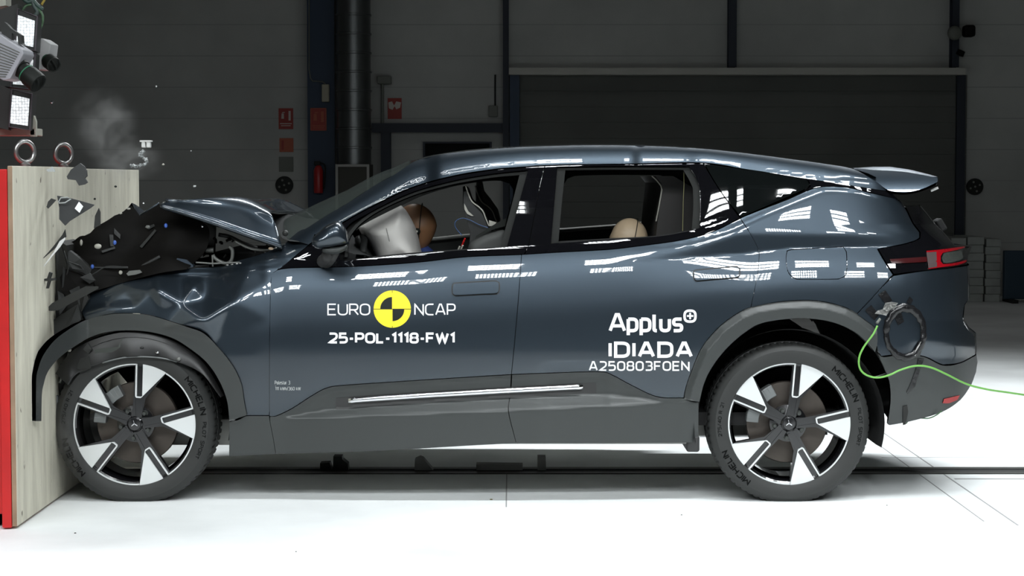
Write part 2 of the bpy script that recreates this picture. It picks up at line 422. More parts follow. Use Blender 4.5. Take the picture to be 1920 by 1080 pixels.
def tri_poly(poly, holes=(), grid=7.0):
    us = [p[0] for p in poly]; vs = [p[1] for p in poly]
    gx = np.arange(min(us), max(us), grid); gy = np.arange(min(vs), max(vs), grid*0.8)
    X, Y = np.meshgrid(gx, gy); X = X + (np.arange(len(gy)) % 2)[:,None]*grid*.5
    X = X.ravel(); Y = Y.ravel(); m = inside(poly, X, Y)
    X, Y = X[m], Y[m]
    if len(X):
        m = dist_poly(poly, X, Y) > grid*.4
        for h in holes: m &= ~inside(h, X, Y) & (dist_poly(h, X, Y) > grid*.4)
        X, Y = X[m], Y[m]
    V = [Vector(p) for p in poly]; Eg = [(i, (i+1) % len(poly)) for i in range(len(poly))]
    for h in holes:
        n = len(V); V += [Vector(p) for p in h]; Eg += [(n+i, n+(i+1) % len(h)) for i in range(len(h))]
    V += [Vector((float(a), float(b))) for a, b in zip(X, Y)]
    vv, ee, ff = delaunay_2d_cdt(V, Eg, [], 0, 1e-4)[:3]
    vv = np.array([tuple(p) for p in vv])
    cen = np.array([vv[list(f)].mean(0) for f in ff])
    m = inside(poly, cen[:,0], cen[:,1])
    for h in holes: m &= ~inside(h, cen[:,0], cen[:,1])
    ff = [f for f, k in zip(ff, m) if k]
    # boundary edges of the kept triangles
    cnt = {}
    for f in ff:
        for i in range(len(f)):
            e = (f[i], f[(i+1) % len(f)]); k = (min(e), max(e)); cnt.setdefault(k, []).append(e)
    bd = [es[0] for es in cnt.values() if len(es) == 1]
    return vv, ff, bd
def wpos(u, v, off, dfun): return PV(u, v, dfun(u, v)+off)
def panel(name, poly, m, parent, off=0.0, thick=0.02, gap=0.6, holes=(), grid=7.0, mirror=False, dfun=None, step=6.0, raw=False, cap=False):
    """sheet-metal panel traced in the photo, laid on the bodywork depth field, with turned-in edges"""
    dfun = dfun or DF
    pl = poly if raw else smooth_poly(poly, step)
    pl = shrink(pl, gap); hl = [shrink(smooth_poly(h, step), -gap) for h in holes]
    vv, ff, bd = tri_poly(pl, hl, grid)
    u, v = vv[:,0], vv[:,1]
    W0 = wpos(u, v, off, dfun); e = 1.2
    nu = wpos(u+e, v, off, dfun)-wpos(u-e, v, off, dfun); nv = wpos(u, v+e, off, dfun)-wpos(u, v-e, off, dfun)
    N = np.cross(nu, nv); N /= np.linalg.norm(N, axis=1)[:,None]+1e-12
    sg = np.where(N[:,1] > 0, -1, 1); N *= sg[:,None]
    n = len(W0); verts = [tuple(p) for p in W0]; nor = [tuple(p) for p in N]; faces = []
    for f in ff:
        a, b, c = (W0[f[0]], W0[f[1]], W0[f[2]]); q = np.cross(b-a, c-a)
        faces.append(tuple(f) if q[1] < 0 else tuple(reversed(f)))
    # rim
    bs = sorted({i for ed in bd for i in ed}); idx = {}
    for i in bs:
        idx[i] = len(verts); p = W0[i]; q = p - N[i]*thick
        verts += [tuple(p), tuple(q)]; nor += [tuple(N[i]*0.2), tuple(N[i]*0.2)]
    for a, b in bd:
        fa = (idx[a], idx[b], idx[b]+1, idx[a]+1)
        t = np.array(verts[idx[b]])-np.array(verts[idx[a]]); wn = np.cross(t, np.array(N[a])); 
        L = np.linalg.norm(wn)
        if L < 1e-9: continue
        wn /= L
        # outward side = away from panel centre of its triangle: edges run along triangle order
        faces.append(fa)
        for k in (idx[a], idx[a]+1, idx[b], idx[b]+1):
            nor[k] = tuple(np.array(nor[k])+wn)
    if cap:
        W1 = W0 - N*thick; k0 = len(verts); verts += [tuple(p) for p in W1]; nor += [tuple(-q) for q in N]
        faces += [tuple(k0+i for i in reversed(f)) for f in faces[:len(ff)]]
    A = np.array(verts); NN = np.array(nor)
    if mirror:
        A[:,1] = 2*YC - A[:,1]; NN[:,1] *= -1; faces = [tuple(reversed(f)) for f in faces]
    me = bpy.data.meshes.new(name); me.from_pydata(A.tolist(), [], faces)
    o = link(name, me, m, parent, True)
    NN /= np.linalg.norm(NN, axis=1)[:,None]+1e-12
    me.normals_split_custom_set_from_vertices(NN.tolist())
    return o
CARB = (0.0, YC, 0.0)
car = empty('car', CARB, 'dark slate blue car with black window pillars, its nose crushed against the plywood', 'car')
def both(name, poly, m, **k):
    a = panel(name, poly, m, car, **k); b = panel(name, poly, m, car, mirror=True, **k); return a

# traced boundary pieces
ARCH_R_OUT = [(1283,744),(1285.5,728),(1296,697),(1317,650),(1350.6,611),(1387,585),(1416,573),(1460,566),(1514,563),(1552,567),(1590,578),(1617,593),(1644,613)]
ARCH_R_IN = [(1310,832),(1311.6,754),(1322,715),(1340,681.5),(1366,650),(1397.5,623),(1429,606),(1481,598),(1522,598),(1562.5,605),(1598,620),(1622,639),(1641,661),(1657,688),(1667,715),(1669.5,750),(1668,796)]
ARCH_F_OUT = [(67,790),(67.5,715),(71,692.5),(80,667.5),(100,640),(125,620),(160,600),(200,590),(237.5,587.5),(275,590),(312.5,600),(350,612.5),(382.5,625),(412.5,655),(437.5,687.5),(452.5,720),(457.5,750),(462,779)]
ARCH_F_IN = [(78,790),(79,740),(82.5,720),(90,697.5),(110,672.5),(140,650),(175,630),(212.5,621),(250,620),(287.5,624),(325,635),(357.5,655),(387.5,680),(410,712.5),(425,750),(430,788)]
DOOR_GAP_F = [(509,512),(508,540),(506,600),(505,700),(505,779)]
DOOR_GAP_B = [(978,477.5),(972,560),(965,640),(960,700)]

# paint panels
both('front_wing', [(549,484,1),(530,500),(512,512,1),(508,528),(506,600),(505,700),(505,779,1),(462,779,1),(457.5,750),(452.5,720),(437.5,687.5),(412.5,655),(382.5,625),(350,612.5),(312.5,600),(275,590),(237.5,587.5),(200,590),(160,600,1),(152,583),(143,566,1),(160,556),(185,541),(230,520),(262,512),(296,506,1),(350,503),(415,499),(440,490),(490,476),(533,458,1),(542,448,1),(570,430),(600,412,1),(585,454,1)], M_PAINT, grid=5.0)
both('front_door', [(509,512,1),(540,503),(661,500),(782,492),(873,482),(978,477.5,1),(972,560),(965,640),(959,702,1),(800,712),(655,721.6),(615,726.5),(586,741),(547,766),(517,780),(505,780,1),(505,700),(506,600),(508,528)], M_PAINT)
both('rear_door', [(978,477.5,1),(1050,473),(1141,468),(1202,461),(1262,453),(1307,444),(1345,431),(1388,410,1),(1408,440),(1422,468.5),(1423,490),(1419.5,520),(1408,576,1),(1387,585),(1350.6,611),(1317,650),(1296,697),(1285.5,728),(1282,746,1),(1232,743.6),(1183,721.6),(1149,703.5),(1124.6,697),(1040,699),(959,702,1),(965,640),(972,560)], M_PAINT)
both('quarter_panel', [(1388,409,1),(1428,393),(1480,373),(1516,357),(1545,350),(1590,352),(1630,361),(1660,368),(1684,375),(1697,390),(1712,420),(1724,436),(1724,446),(1700,456),(1645,467,1),(1655,485),(1674,515,1),(1640,553),(1607,588,1),(1590,578),(1552,567),(1514,563),(1460,566),(1408,576,1),(1419.5,520),(1423,490),(1422,468.5),(1408,440)], M_PAINT, grid=6.0, holes=([(1474,478),(1476,470),(1484,468),(1570,463),(1582,464),(1587,472),(1588,505),(1584,518),(1574,523),(1520,524),(1492,523),(1480,514),(1475,500)],))
both('charge_flap', [(1474,478),(1476,470),(1484,468),(1570,463),(1582,464),(1587,472),(1588,505),(1584,518),(1574,523),(1520,524),(1492,523),(1480,514),(1475,500)], M_PAINT, gap=0.9)
both('rear_bumper', [(1675,517,1),(1725,509),(1779,503),(1813,498,1),(1815,520),(1815,563),(1809,571),(1806,601),(1817,620),(1827,630),(1829,665,1),(1800,680),(1768,684,1),(1732,668),(1690,664),(1652,668,1),(1644,650),(1640,613,1),(1607,589,1),(1640,554)], M_PAINT, grid=5.0)
both('roof_side', [(540,450,1),(576,427),(612,404),(653,380),(705,346),(740,327),(775,304),(818,291),(873,283.6),(933,278.5),(994,275),(1087,272.5),(1171,272.5),(1262,275.5),(1332,280),(1413,289),(1474,297),(1540,306),(1600,317),(1644,341,1),(1668,359,1),(1641,355),(1560,342),(1504,334),(1450,325),(1398,317),(1316,305),(1180,307),(1044,309),(975,313),(918,318),(842,331),(767,353),(692,389),(642,417),(600,445,1),(570,430)], M_PAINT, gap=0.3, grid=5.0)
# black gloss frames
both('front_door_frame', [(549,484,1),(583,457),(642,419),(692,391),(767,355),(842,333),(918,320),(975,315),(1021,311.5,1),(1008,370),(989,465),(978,477,1),(873,481.5),(782,491.5),(661,499.5),(540,502.5),(510,511.5,1)], M_BLACK,
     holes=([(636,487,1),(648,430),(691,400),(767,363),(842,341),(918,327),(990,319,1),(972,385),(950,463,1),(782,475),(661,487)],), gap=0.4)
both('rear_door_frame', [(1022,311.5,1),(1100,309),(1180,308.5),(1318,306.5,1),(1350,358),(1387,409,1),(1345,430.5),(1307,443.5),(1262,452.5),(1202,460.5),(1141,467.5),(1050,472.5),(979,477,1),(990,465),(1009,370)], M_BLACK,
     holes=([(1045,313,1),(1160,312),(1292,312.5,1),(1303,330),(1312,350,1),(1313,385),(1312,427,1),(1286,434),(1232,443),(1141,449),(1033,456.5,1)],), gap=0.4)
both('front_window_seal', [(646,482,1),(652,440),(691,402),(767,364.5),(842,342.5),(918,328.5),(985,321.5),(990,319,1),(972,385),(951,463,1),(938,464,1),(958,390),(974,328,1),(918,333.5),(842,347),(767,369),(695,405),(657,443),(652,482,1)], mat('window_seal_grey',(0.022,0.023,0.022),.7,spec=.08), off=0.015, gap=0, grid=8)
both('rear_window_seal', [(1045,313,1),(1160,312),(1292,312.5,1),(1303,330),(1312,350,1),(1313,385),(1312,428,1),(1297,431,1),(1300,385),(1299,352,1),(1291,335),(1281,318.5,1),(1160,318),(1060,319,1),(1053,385),(1047,455,1),(1033,457,1)], mat('window_seal_grey',(0.022,0.023,0.022),.7,spec=.08), off=0.015, gap=0, grid=8)
both('quarter_glass', [(1319.5,306,1),(1398,317),(1450,325),(1504,334),(1516,340),(1519,348),(1512,354),(1428,391),(1389,408,1),(1350,357)], M_GLASS, gap=0.9)
both('pillar_trim', [(1504,334,1),(1560,342),(1641,355),(1668,360,1),(1684,374.5),(1660,367.5),(1630,360.5),(1590,351.5),(1545,349.5),(1514,356,1),(1520,349),(1517,340)], M_BLACK, gap=0.3)
both('tailgate_side', [(1686,375,1),(1694,385.5),(1725,385.5,1),(1736,400),(1752,420),(1785,455),(1790,461,1),(1812,462),(1814,480),(1813,496,1),(1779,502),(1725,508),(1676,514,1),(1657,485),(1647,467,1),(1700,457),(1725,447),(1726,436),(1713,419),(1699,390)], M_BLACK, gap=0.4, grid=5)
# cladding
AC = [(u,v) for u,v in ARCH_R_OUT]; 
def DFR(u, v):
    d = dist_poly(ARCH_R_OUT+ARCH_R_OUT[::-1], np.asarray(u, float), np.asarray(v, float))
    return DF(u, v) + .022*np.clip(1-d/13.0, 0, 1) - .012
both('rear_arch_cladding', [(1283,745,1)]+ARCH_R_OUT[1:-1]+[(1644,613,1),(1646,640),(1641,661,1),(1622,639),(1598,620),(1562.5,605),(1522,598),(1481,598),(1429,606),(1397.5,623),(1366,650),(1340,681.5),(1322,715),(1311.6,754,1),(1282,749,1)], M_CLAD, off=-0.002, gap=0.5, thick=0.05, dfun=DFR, grid=4)
def DFA(u, v):
    d = DF(u, v); k = np.clip((165-np.asarray(u, float))/98.0, 0, 1)
    return d*(1-k) + (-0.40*k**1.35)*1.0*(k > 0)
panel('front_arch_cladding', [(67,790,1)]+ARCH_F_OUT[1:-1]+[(463,779,1),(459,780,1),(430,790,1)]+ARCH_F_IN[::-1][1:-1]+[(78,790,1)], M_CLAD, car, off=-0.014, gap=0.4, thick=0.035, dfun=DFA, grid=5, cap=True)
panel('front_arch_cladding', [(120,623,1)]+ARCH_F_OUT[6:-1]+[(463,779,1),(459,780,1),(430,790,1)]+ARCH_F_IN[::-1][1:-6]+[(150,644,1)], M_CLAD, car, off=-0.014, gap=0.4, thick=0.035, grid=5, mirror=True)
both('front_door_cladding', [(506,780.5,1),(517,780.5),(547,766.5),(586,741.5),(615,727),(655,722),(800,712.3),(958.5,702.5,1),(956.5,740),(953,770.6),(968,831.5,1),(880,836),(703,846),(517,852,1),(512,820),(506,790)], M_CLAD, gap=0.5)
both('rear_door_cladding', [(960,702.5,1),(1040,699.3),(1124.6,697.3),(1149,704),(1183,722),(1232,744),(1282,746.5,1),(1310,754,1),(1310,830,1),(1140,831),(968,831.5,1),(953.5,770.6),(957.5,740)], M_CLAD, gap=0.5)
both('sill_cladding', [(462,779.5,1),(505,779.5,1),(506,790),(512,820),(517,852,1),(429,856,1),(430,790,1),(445,788,1)], M_CLAD, gap=0.5)
both('rear_bumper_cladding', [(1644,642,1),(1652,668),(1690,665),(1732,669),(1768,685),(1800,681),(1830,666,1),(1831,682),(1829,699),(1822,720),(1801,750),(1766,773),(1711,789.5),(1668,797.6),(1664,796,1),(1669.5,750),(1667,715),(1657,688),(1648,668)], M_CLAD, gap=0.5, grid=6)
# side protection strip
strip = [(652,748,1),(660,747),(800,738),(958,728.5),(1080,722.5),(1092,721),(1094,731,1),(958,737.5),(800,746.5),(660,755),(653,757,1)]
both('strip_recess', [(630,746,1),(760,737),(958,725.5),(1118,717.5,1),(1118,737,1),(958,746),(760,757.5),(630,768,1)], M_RUB, off=-0.002, gap=0, thick=0.005)
L_sc = line((650,752),(800,742),(958,733),(1094,726)); 
def DFS(u, v): return DF(u, v) - .006 - .012*np.sqrt(np.clip(1-((np.asarray(v)-L_sc(u))/5.6)**2, .04, 1))
for mir in (0, 1):
    rows = []
    for i in range(61):
        u = 653+440*i/60; r = []
        for k in range(9):
            v = float(L_sc(u))+(-4.6+9.2*k/8)*(1-.12*(i in (0, 60))); p = PV(u, v, DFS(u, v) if i not in (0, 60) else DF(u, v)-.002)
            r.append(Vector((p[0], 2*YC-p[1] if mir else p[1], p[2])))
        rows.append(r)
    mb = MB(); mb.grid(rows); mb.build('chrome_strip', M_CHR, car, True)
# handles
def handle(pts, name='door_handle'):
    both(name, pts, M_PAINT, off=-0.014, thick=0.014, gap=0.3, grid=4)
def grow(pts, s): return shrink(smooth_poly(pts, 4), -s)
H1 = [(849,536),(852,532),(900,529),(930,527.5),(935,531),(935,545),(932,549.5),(900,551),(853,553.5),(849,550)]
H2 = [(1301,512),(1303,508),(1340,504),(1382,501),(1386,505),(1386,516),(1383,519.5),(1350,522),(1306,526),(1302,522)]
for H in (H1, H2):
    both('handle_recess', grow(H, 2.2), M_RUB, off=-0.0015, thick=0.004, gap=0, grid=6, raw=True); handle(H)
# ------------------------------------------------------------------ surfaces across the car
def loft(name, near, bul, m, n=16, pw=2.2, off=0.0, parent=None, smooth=True, sharp=None, dfun=None):
    """near: list of (u,v[,D]); surface from the near edge to its mirror image, bulged by bul (vector or list)"""
    rows = []
    for i, p in enumerate(near):
        D = (p[2] if len(p) > 2 else float((dfun or DF)(p[0], p[1]))) + off
        a = P(p[0], p[1], D); b = Vector((a.x, 2*YC-a.y, a.z)); bv = Vector(bul[i] if isinstance(bul, list) else bul)
        rows.append([a.lerp(b, t/n) + bv*(1-abs(2*t/n-1)**pw) for t in range(n+1)])
    mb = MB(); mb.grid(rows); return mb.build(name, m, parent or car, smooth, sharp=sharp)
M_WIND = mat('windscreen_glass', (0.075,0.095,0.085), 0.2, alpha=0.5, coat=0.3)
M_SMOK = mat('smoked_rear_glass', (0.006,0.007,0.008), 0.05, coat=0.3)
wl = [(540.6,449),(558,438),(576,427),(594,415),(612,404),(632,392),(653,380),(678,363),(705,346),(722,336),(740,327),(757,316),(770,308)]
loft('windscreen', wl, [(-.09+.06*i/12, 0, .085-.06*i/12) for i in range(13)], M_WIND, pw=2.0)
rl = [(u, float(L_roof(u))+1.0) for u in list(range(770,1640,20))+[1644]]
rl[-1] = (1644, 333); rl[-2] = (1630, 326)
loft('roof_panel', rl, (0,0,.014), M_PAINT, pw=2.4)
loft('headliner', [(u, v+13) for u, v in rl[1:-1]], (0,0,.0), M_TRIM, off=0.05)
loft('tailgate_glass', [(1655,352),(1672,362),(1694,386),(1725,386)], (0.02,0,.01), M_SMOK)
loft('tailgate', [(1725,386),(1738,402),(1752,421),(1770,439),(1785,456),(1790,462),(1811,463),(1813,480),(1812.5,496)], (0.07,0,0.0), M_BLACK, pw=2.0)
loft('bumper_cover', [(1813,499),(1815,520),(1815,563),(1809,572),(1806,601),(1817,621),(1827,631),(1829,664)], (0.09,0,0), M_PAINT, pw=2.0)
loft('bumper_valance', [(1829,667),(1831,683),(1829,700),(1822,720),(1801,750),(1766,773),(1711,789),(1668,797)], (0.08,0,0), M_CLAD, pw=2.0)
# spoiler
def spoiler():
    sec = [(1600,316),(1638,313.5),(1671,313.5),(1706,318.5),(1739,326.5),(1759,332),(1760,340),(1747,347),(1725,356),(1701,361.5),(1682,361),(1665,357.5),(1644,343)]
    rows = []
    for k in range(21):
        t = k/20; y = 0.27 + (2*YC-0.54)*t; e = 1-abs(2*t-1)**6; row = []
        for (u, v) in sec:
            q = P(u, v, 0.27); c = P(1655, 335, 0.27)
            q = c+(q-c)*(0.35+0.65*e if k in (0, 20) else 1.0)
            row.append(Vector((q.x + 0.06*(1-abs(2*t-1)**2), y, q.z + 0.004*e)))
        rows.append(row)
    mb = MB(); mb.grid(rows, close=True); mb.f.append(tuple(range(12,-1,-1))); mb.mi.append(0); mb.f.append(tuple(20*13+i for i in range(13))); mb.mi.append(0)
    mb.build('roof_spoiler', M_PAINT, car, True, sharp=40)
spoiler()
panel('spoiler_end', [(1644,343,1),(1600,317),(1640,318),(1700,322),(1758,333,1),(1759,340),(1747,347),(1725,356),(1701,361),(1682,360.5),(1665,357)], M_PAINT, car, grid=4, dfun=lambda u,v: 0.235+0.0*np.asarray(u)+ (np.asarray(v)-340)*-0.0022 + ((np.asarray(v)-344)/30.0)**2*0.02)
mb = MB(); mb.tube([P(1759,352,.6),P(1745,358,.6)], .006); mb.build('spoiler_bracket', M_STEEL, car)
# dark inner shell that closes the panel gaps
sh = [(552,490,1),(583,462),(642,424),(692,395),(740,350),(775,322),(818,303),(873,294),(933,289),(994,285),(1087,282),(1171,282),(1262,285),(1332,290),(1413,299),(1474,307),(1540,316),(1600,326),(1650,350),(1700,392),(1778,464),(1800,500),(1798,600),(1812,650),(1805,710),(1755,765),(1674,790,1)]+ARCH_R_IN[::-1][1:-1]+[(1306,826,1),(1000,828),(703,840),(520,844),(434,848,1),(432,788)]+ARCH_F_IN[::-1][1:9]+[(330,612),(300,560),(305,520,1),(380,512),(440,500),(500,478)]
both('body_shell', sh, M_VOID, off=0.042, gap=0, thick=0.01, grid=12, step=9, holes=([(645,484,1),(655,435),(695,402),(767,368),(842,346),(918,332),(986,324,1),(969,385),(947,462,1),(782,473),(665,484)],
    [(1048,317,1),(1160,316),(1289,316.5,1),(1300,335),(1308,352,1),(1310,385),(1309,427,1),(1286,433),(1232,442),(1141,447),(1036,453,1)]))
# far-side inner trim with rounded window openings
both_t = panel('door_trim', [(600,430,1),(700,372),(800,345),(900,322),(1000,318),(1300,318),(1400,330),(1480,360,1),(1400,410),(1300,470),(1200,560),(1000,600),(700,620),(620,560)], M_TRIM, car, raw=False, gap=0, thick=0.03, grid=12, step=9, cap=True,
    dfun=lambda u, v: 1.73 - np.clip((460-np.asarray(v))/140.,0,1)*0.12, holes=([(660,440),(690,418),(740,392),(780,372),(840,352),(900,341),(938,339),(955,344),(962,355),(962,372),(950,412),(941,428),(930,436),(871,442),(818,447),(760,451),(690,455),(665,453)],
    [(1046,432,1),(1048,400),(1052,365),(1057,346),(1064,335),(1078,330),(1150,328),(1250,329),(1275,333),(1289,345),(1294,360),(1290,395),(1262,408),(1229,416.5),(1150,424)]))
mb = MB(); a = [P(u, v, 1.70) for u, v in [(1048,432.5),(1150,425),(1229,417.5)]]; mb.tube(a, 0.012); a = [P(u, v, 1.70) for u, v in [(760,452),(818,448),(871,442.5),(930,438)]]; mb.tube(a, 0.010); mb.build('window_sill_trim', mat('sill_trim_light', (0.30,0.30,0.28), 0.4), car)
# underbody
mb = MB(); a = P(432,800,.05); b = P(1300,800,.05)
mb.box((a.x,.06,.262),(b.x,2*YC-.06,.33)); mb.box((b.x,.32,.27),(P(1560,700,.2).x,2*YC-.32,.36)); mb.box((-2.03,.34,.22),(a.x,2*YC-.34,.34)); mb.build('underbody', mat('underbody_grey',(0.30,0.30,0.28),.7), car)  # underbody grey raised to bounce fill light onto the floor below
mb = MB(); q = P(1300,836,.04); mb.bevbox((q.x-.03,.05,.225),(q.x+.03,.3,.30)); mb.build('jack_pad', M_RUB, car)
# taillight
both('lamp_lens', [(1737,470,1),(1757,468.5),(1790,464.5),(1811,461.5,1),(1809,464),(1790,469.5),(1768,474),(1764,480),(1764,490),(1768,495),(1790,493),(1812,487.5,1),(1812,491),(1795,497),(1764,501),(1741,504.5,1)], mat('red_lamp_glass', (0.28,0.003,0.008), 0.12, coat=0.3), off=-0.006, thick=0.006, gap=0, grid=4)
both('lamp_reflector', [(1737,473,1),(1756,472,1),(1757,500,1),(1741,503,1)], mat('grey_lamp_facet', (0.07,0.05,0.05), 0.4), off=-0.007, thick=0.004, gap=0, grid=4)
both('lamp_bar', [(1668,486,1),(1735,481.5,1),(1751,486),(1735,491),(1673,494,1)], mat('dark_red_lamp', (0.04,0.004,0.005), 0.2, coat=.3), off=-0.004, thick=0.004, gap=0, grid=4)
both('lamp_window', [(1769,475),(1790,471),(1806,467.5),(1804,476),(1806,484),(1790,491),(1769,493),(1766,484)], mat('lamp_grey_glass', (0.045,0.05,0.045), 0.1, coat=.3), off=-0.0035, thick=0.003, gap=0, grid=4)
mb = MB(); q = P(1763,421,.98); mb.bevbox((-.020,-.05,-.032),(.014,.05,.032),.008, M=rotm(q, 0, -.55, 0)); mb.build('camera_cover', mat('cover_grey',(0.03,0.03,0.03),.7,spec=.1), car)
both('rear_reflector', [(1770,748,1),(1800,741,1),(1795,750,1),(1780,756),(1768,756,1)], mat('red_reflector', (0.35,0.02,0.02), 0.3), off=-0.006, gap=0, grid=5, thick=.005)

# ------------------------------------------------------------------ wheels
def tyre_mesh(c, R=0.3725, flat_x=None, seg=432):
    W2 = 0.1375; rb = 0.276
    prof = [(rb,-W2+.018),(rb+.006,-W2+.006),(rb+.022,-W2-.001),(rb+.045,-W2-.006),(rb+.062,-W2-.004),(R-.022,-W2+.008),(R-.012,-W2+.017),(R-.005,-W2+.030),(R-.001,-W2+.050),(R,-W2+.075),(R-.001,-W2+.078),(R-.008,-W2+.080),(R-.008,-W2+.088),(R,-W2+.090),(R,-.006),(R-.008,-.005),(R-.008,.004),(R,.005),(R,W2-.09),(R-.008,W2-.088),(R-.008,W2-.08),(R,W2-.078),(R-.002,W2-.045),(R-.008,W2-.025),(R-.02,W2-.008),(R-.06,W2+.004),(rb+.01,W2-.004),(rb,W2-.02)]
    mb = MB(); m = len(prof); vs = []; fs = []
    for i in range(seg):
        for k, (r, h) in enumerate(prof):
            a = 2*math.pi*(i + 3.0*(h/W2)*(1 if k < 15 else -1))/seg if R-r < .03 else 2*math.pi*i/seg
            g = (i % 6 < 2)
            rr = r
            if g and (7 <= k <= 10 or 18 <= k <= 24): rr = r-(.003 if k in (7,24) else .007)
            x, y, z = c[0]+rr*math.cos(a), c[1]+h, c[2]+rr*math.sin(a)
            if z < 0.0:
                y += (-0.35*z if h < 0 else .35*z)*-1; z = 0.0
            if flat_x is not None and x < flat_x: x = flat_x
            vs.append((x, y, z))
    for i in range(seg):
        j = (i+1) % seg
        for k in range(m-1): fs.append((i*m+k, i*m+k+1, j*m+k+1, j*m+k))
    mb.add(vs, fs); return mb
def polar_block(mb, pts, c, R, rot, y0, y1):
    """polygon in wheel units (R = 1, +y up the spoke) turned by rot (clockwise seen), extruded y0..y1"""
    out = []
    for x, y in pts:
        xx = x*math.cos(rot)+y*math.sin(rot); zz = -x*math.sin(rot)+y*math.cos(rot)
        out.append(Vector((c[0]+R*xx, c[1]+y0, c[2]+R*zz)))
    mb.prism(out, (0, y1-y0, 0))
def arc_pts(r, a0, a1, n): return [(r*math.sin(a0+(a1-a0)*i/n), r*math.cos(a0+(a1-a0)*i/n)) for i in range(n+1)]
def wheel(c, rot, flip=1, flat_x=None, hubs=True, txt=True):
    """c = hub centre, outer face towards -y (flip=1); the far wheels are mirrored afterwards"""
    RR = 0.2825; face = -0.125
    mb = MB(); lp = [(.266,-.112),(.274,-.119),(.281,-.121),(.2835,-.117),(.2835,-.112),(.268,-.105),(.262,-.085),(.258,.02),(.262,.10),(.275,.128),(.262,.128),(.25,.10),(.25,-.05)]
    mb.lathe(lp, c, 'y', 96)
    for k in range(5):
        a = rot + 2*math.pi*k/5
        polar_block(mb, [(-.075,.08),(-.035,.30),(-.03,.46),(-.025,.955),(.0,.965),(.12,.965),(.47,.84),(.46,.80),(.16,.42),(.135,.30),(.10,.08)], c, RR, a, face+.014, face+.055)
        # recess walls of the channel stay dark: side strips of the spoke
        polar_block(mb, [(-.045,.14),(-.03,.47),(.0,.47),(.01,.14)], c, RR, a, face+.010, face+.03)
        polar_block(mb, [(.07,.14),(.10,.47),(.13,.47),(.11,.14)], c, RR, a, face+.010, face+.03)
    mb.lathe([(.001,face+.008),(.030,face+.006),(.036,face+.012),(.040,face+.020),(.085,face+.034),(.088,face+.06),(.06,.0),(.001,.0)], c, 'y', 40)
    w = mb.build('wheel', M_RIMB, car)
    # machined faces
    for k in range(5):
        a = rot + 2*math.pi*k/5; b = MB()
        wed = [(.125,.455)] + arc_pts(.992, .126, .525, 8) + [(.125,.44)]
        polar_block(b, [(.115,.455)] + arc_pts(.992, .118, .525, 8), c, RR, a, face-.001, face+.02)
        b.build('spoke_blade', M_SILV, w)
        b = MB(); t = .024
        polar_block(b, [(.0,.46),(.0,.975),(.0+t,.985),(.0+t,.47)], c, RR, a, face, face+.02)
        polar_block(b, [(.0,.46),(.016,.435),(.09,.432),(.118,.455),(.105,.462),(.088,.452),(.026,.455),(t,.475)], c, RR, a, face, face+.02)
        ring = arc_pts(.993, .01, -.73, 22) + arc_pts(.965, -.73, .01, 22)
        polar_block(b, ring, c, RR, a, face, face+.012)
        b.build('rim_line', M_SILV, w)
    for k in range(5):
        a = rot + math.pi/5 + 2*math.pi*k/5 + .07; p = Vector((c[0]+.065*math.sin(a), c[1]+face+.008, c[2]+.065*math.cos(a)))
        b = MB(); b.lathe([(.0005,-.004),(.0075,-.004),(.0085,0),(.0085,.02),(.0135,.02),(.0135,.03)], p, 'y', 12); b.build('lug_bolt', mat('bolt_grey', (0.07,0.075,0.07), 0.35, 0.6), w)
    b = MB(); b.lathe([(.0005,face+.002),(.027,face+.003),(.030,face+.008)], c, 'y', 32); cap = b.build('hub_cap', M_RIMB, w, True, sharp=30)
    b = MB()
    for s0 in ([(-.014,-.006),(-.002,.006),(.001,.002),(-.013,-.009)], [(-.002,.006),(.014,-.003),(.013,-.007),(-.001,.001)], [(-.006,.018),(-.004,.018),(-.001,.006),(-.002,.006)]):
        polar_block(b, [(x/RR, y/RR) for x, y in s0], c, RR, rot, face-.0005, face+.003)
    b.build('emblem', M_CHR, w)
    if hubs:
        b = MB(); b.lathe([(.05,.0),(.185,-.002),(.188,.004),(.188,.03),(.05,.03)], (c[0],c[1]-.045,c[2]), 'y', 64); b.build('brake_disc', M_DISC, w)
        b = MB()
        for i in range(9):
            a0 = math.radians(118+i*7) if True else 0
            q = Vector((c[0]+.165*math.cos(a0), c[1]-.075, c[2]+.165*math.sin(a0)))
            b.bevbox((-.028,-.022,-.013),(.028,.05,.013),.004, M=rotm(q, 0, -a0, 0))
        b.build('brake_caliper', mat('caliper_grey', (0.17,0.18,0.18), 0.45, 0.3), w)
    t = tyre_mesh(c, flat_x=flat_x).build('tyre', M_TYRE, w, True, sharp=32)
    return w, t
C_R = P(1482, 797, 0.0); C_R = (C_R.x, 0.165, C_R.z)
C_F = P(249, 798, 0.0); C_F = (C_F.x, 0.165, C_F.z)
BX = -2.082                                           # face of the plywood
wr, tr_ = wheel(C_R, math.radians(4.6))
wf, tf_ = wheel(C_F, math.radians(1.8), flat_x=BX+.003)
def mirror_tree(o, parent):
    """copy of a near-side part with its sub-parts, mirrored to the far side (mesh data mirrored once per part)"""
    c = o.copy(); me = o.data.copy(); c.data = me
    co = np.empty(len(me.vertices)*3); me.vertices.foreach_get('co', co); co = co.reshape(-1,3)
    co[:,1] = 2*YC-co[:,1]; me.vertices.foreach_set('co', co.ravel()); me.flip_normals()
    COL.objects.link(c); c.parent = parent
    for ch in [x for x in COL.objects if x.parent == o]: mirror_tree(ch, c)
    return c
mirror_tree(wr, car); mirror_tree(wf, car)
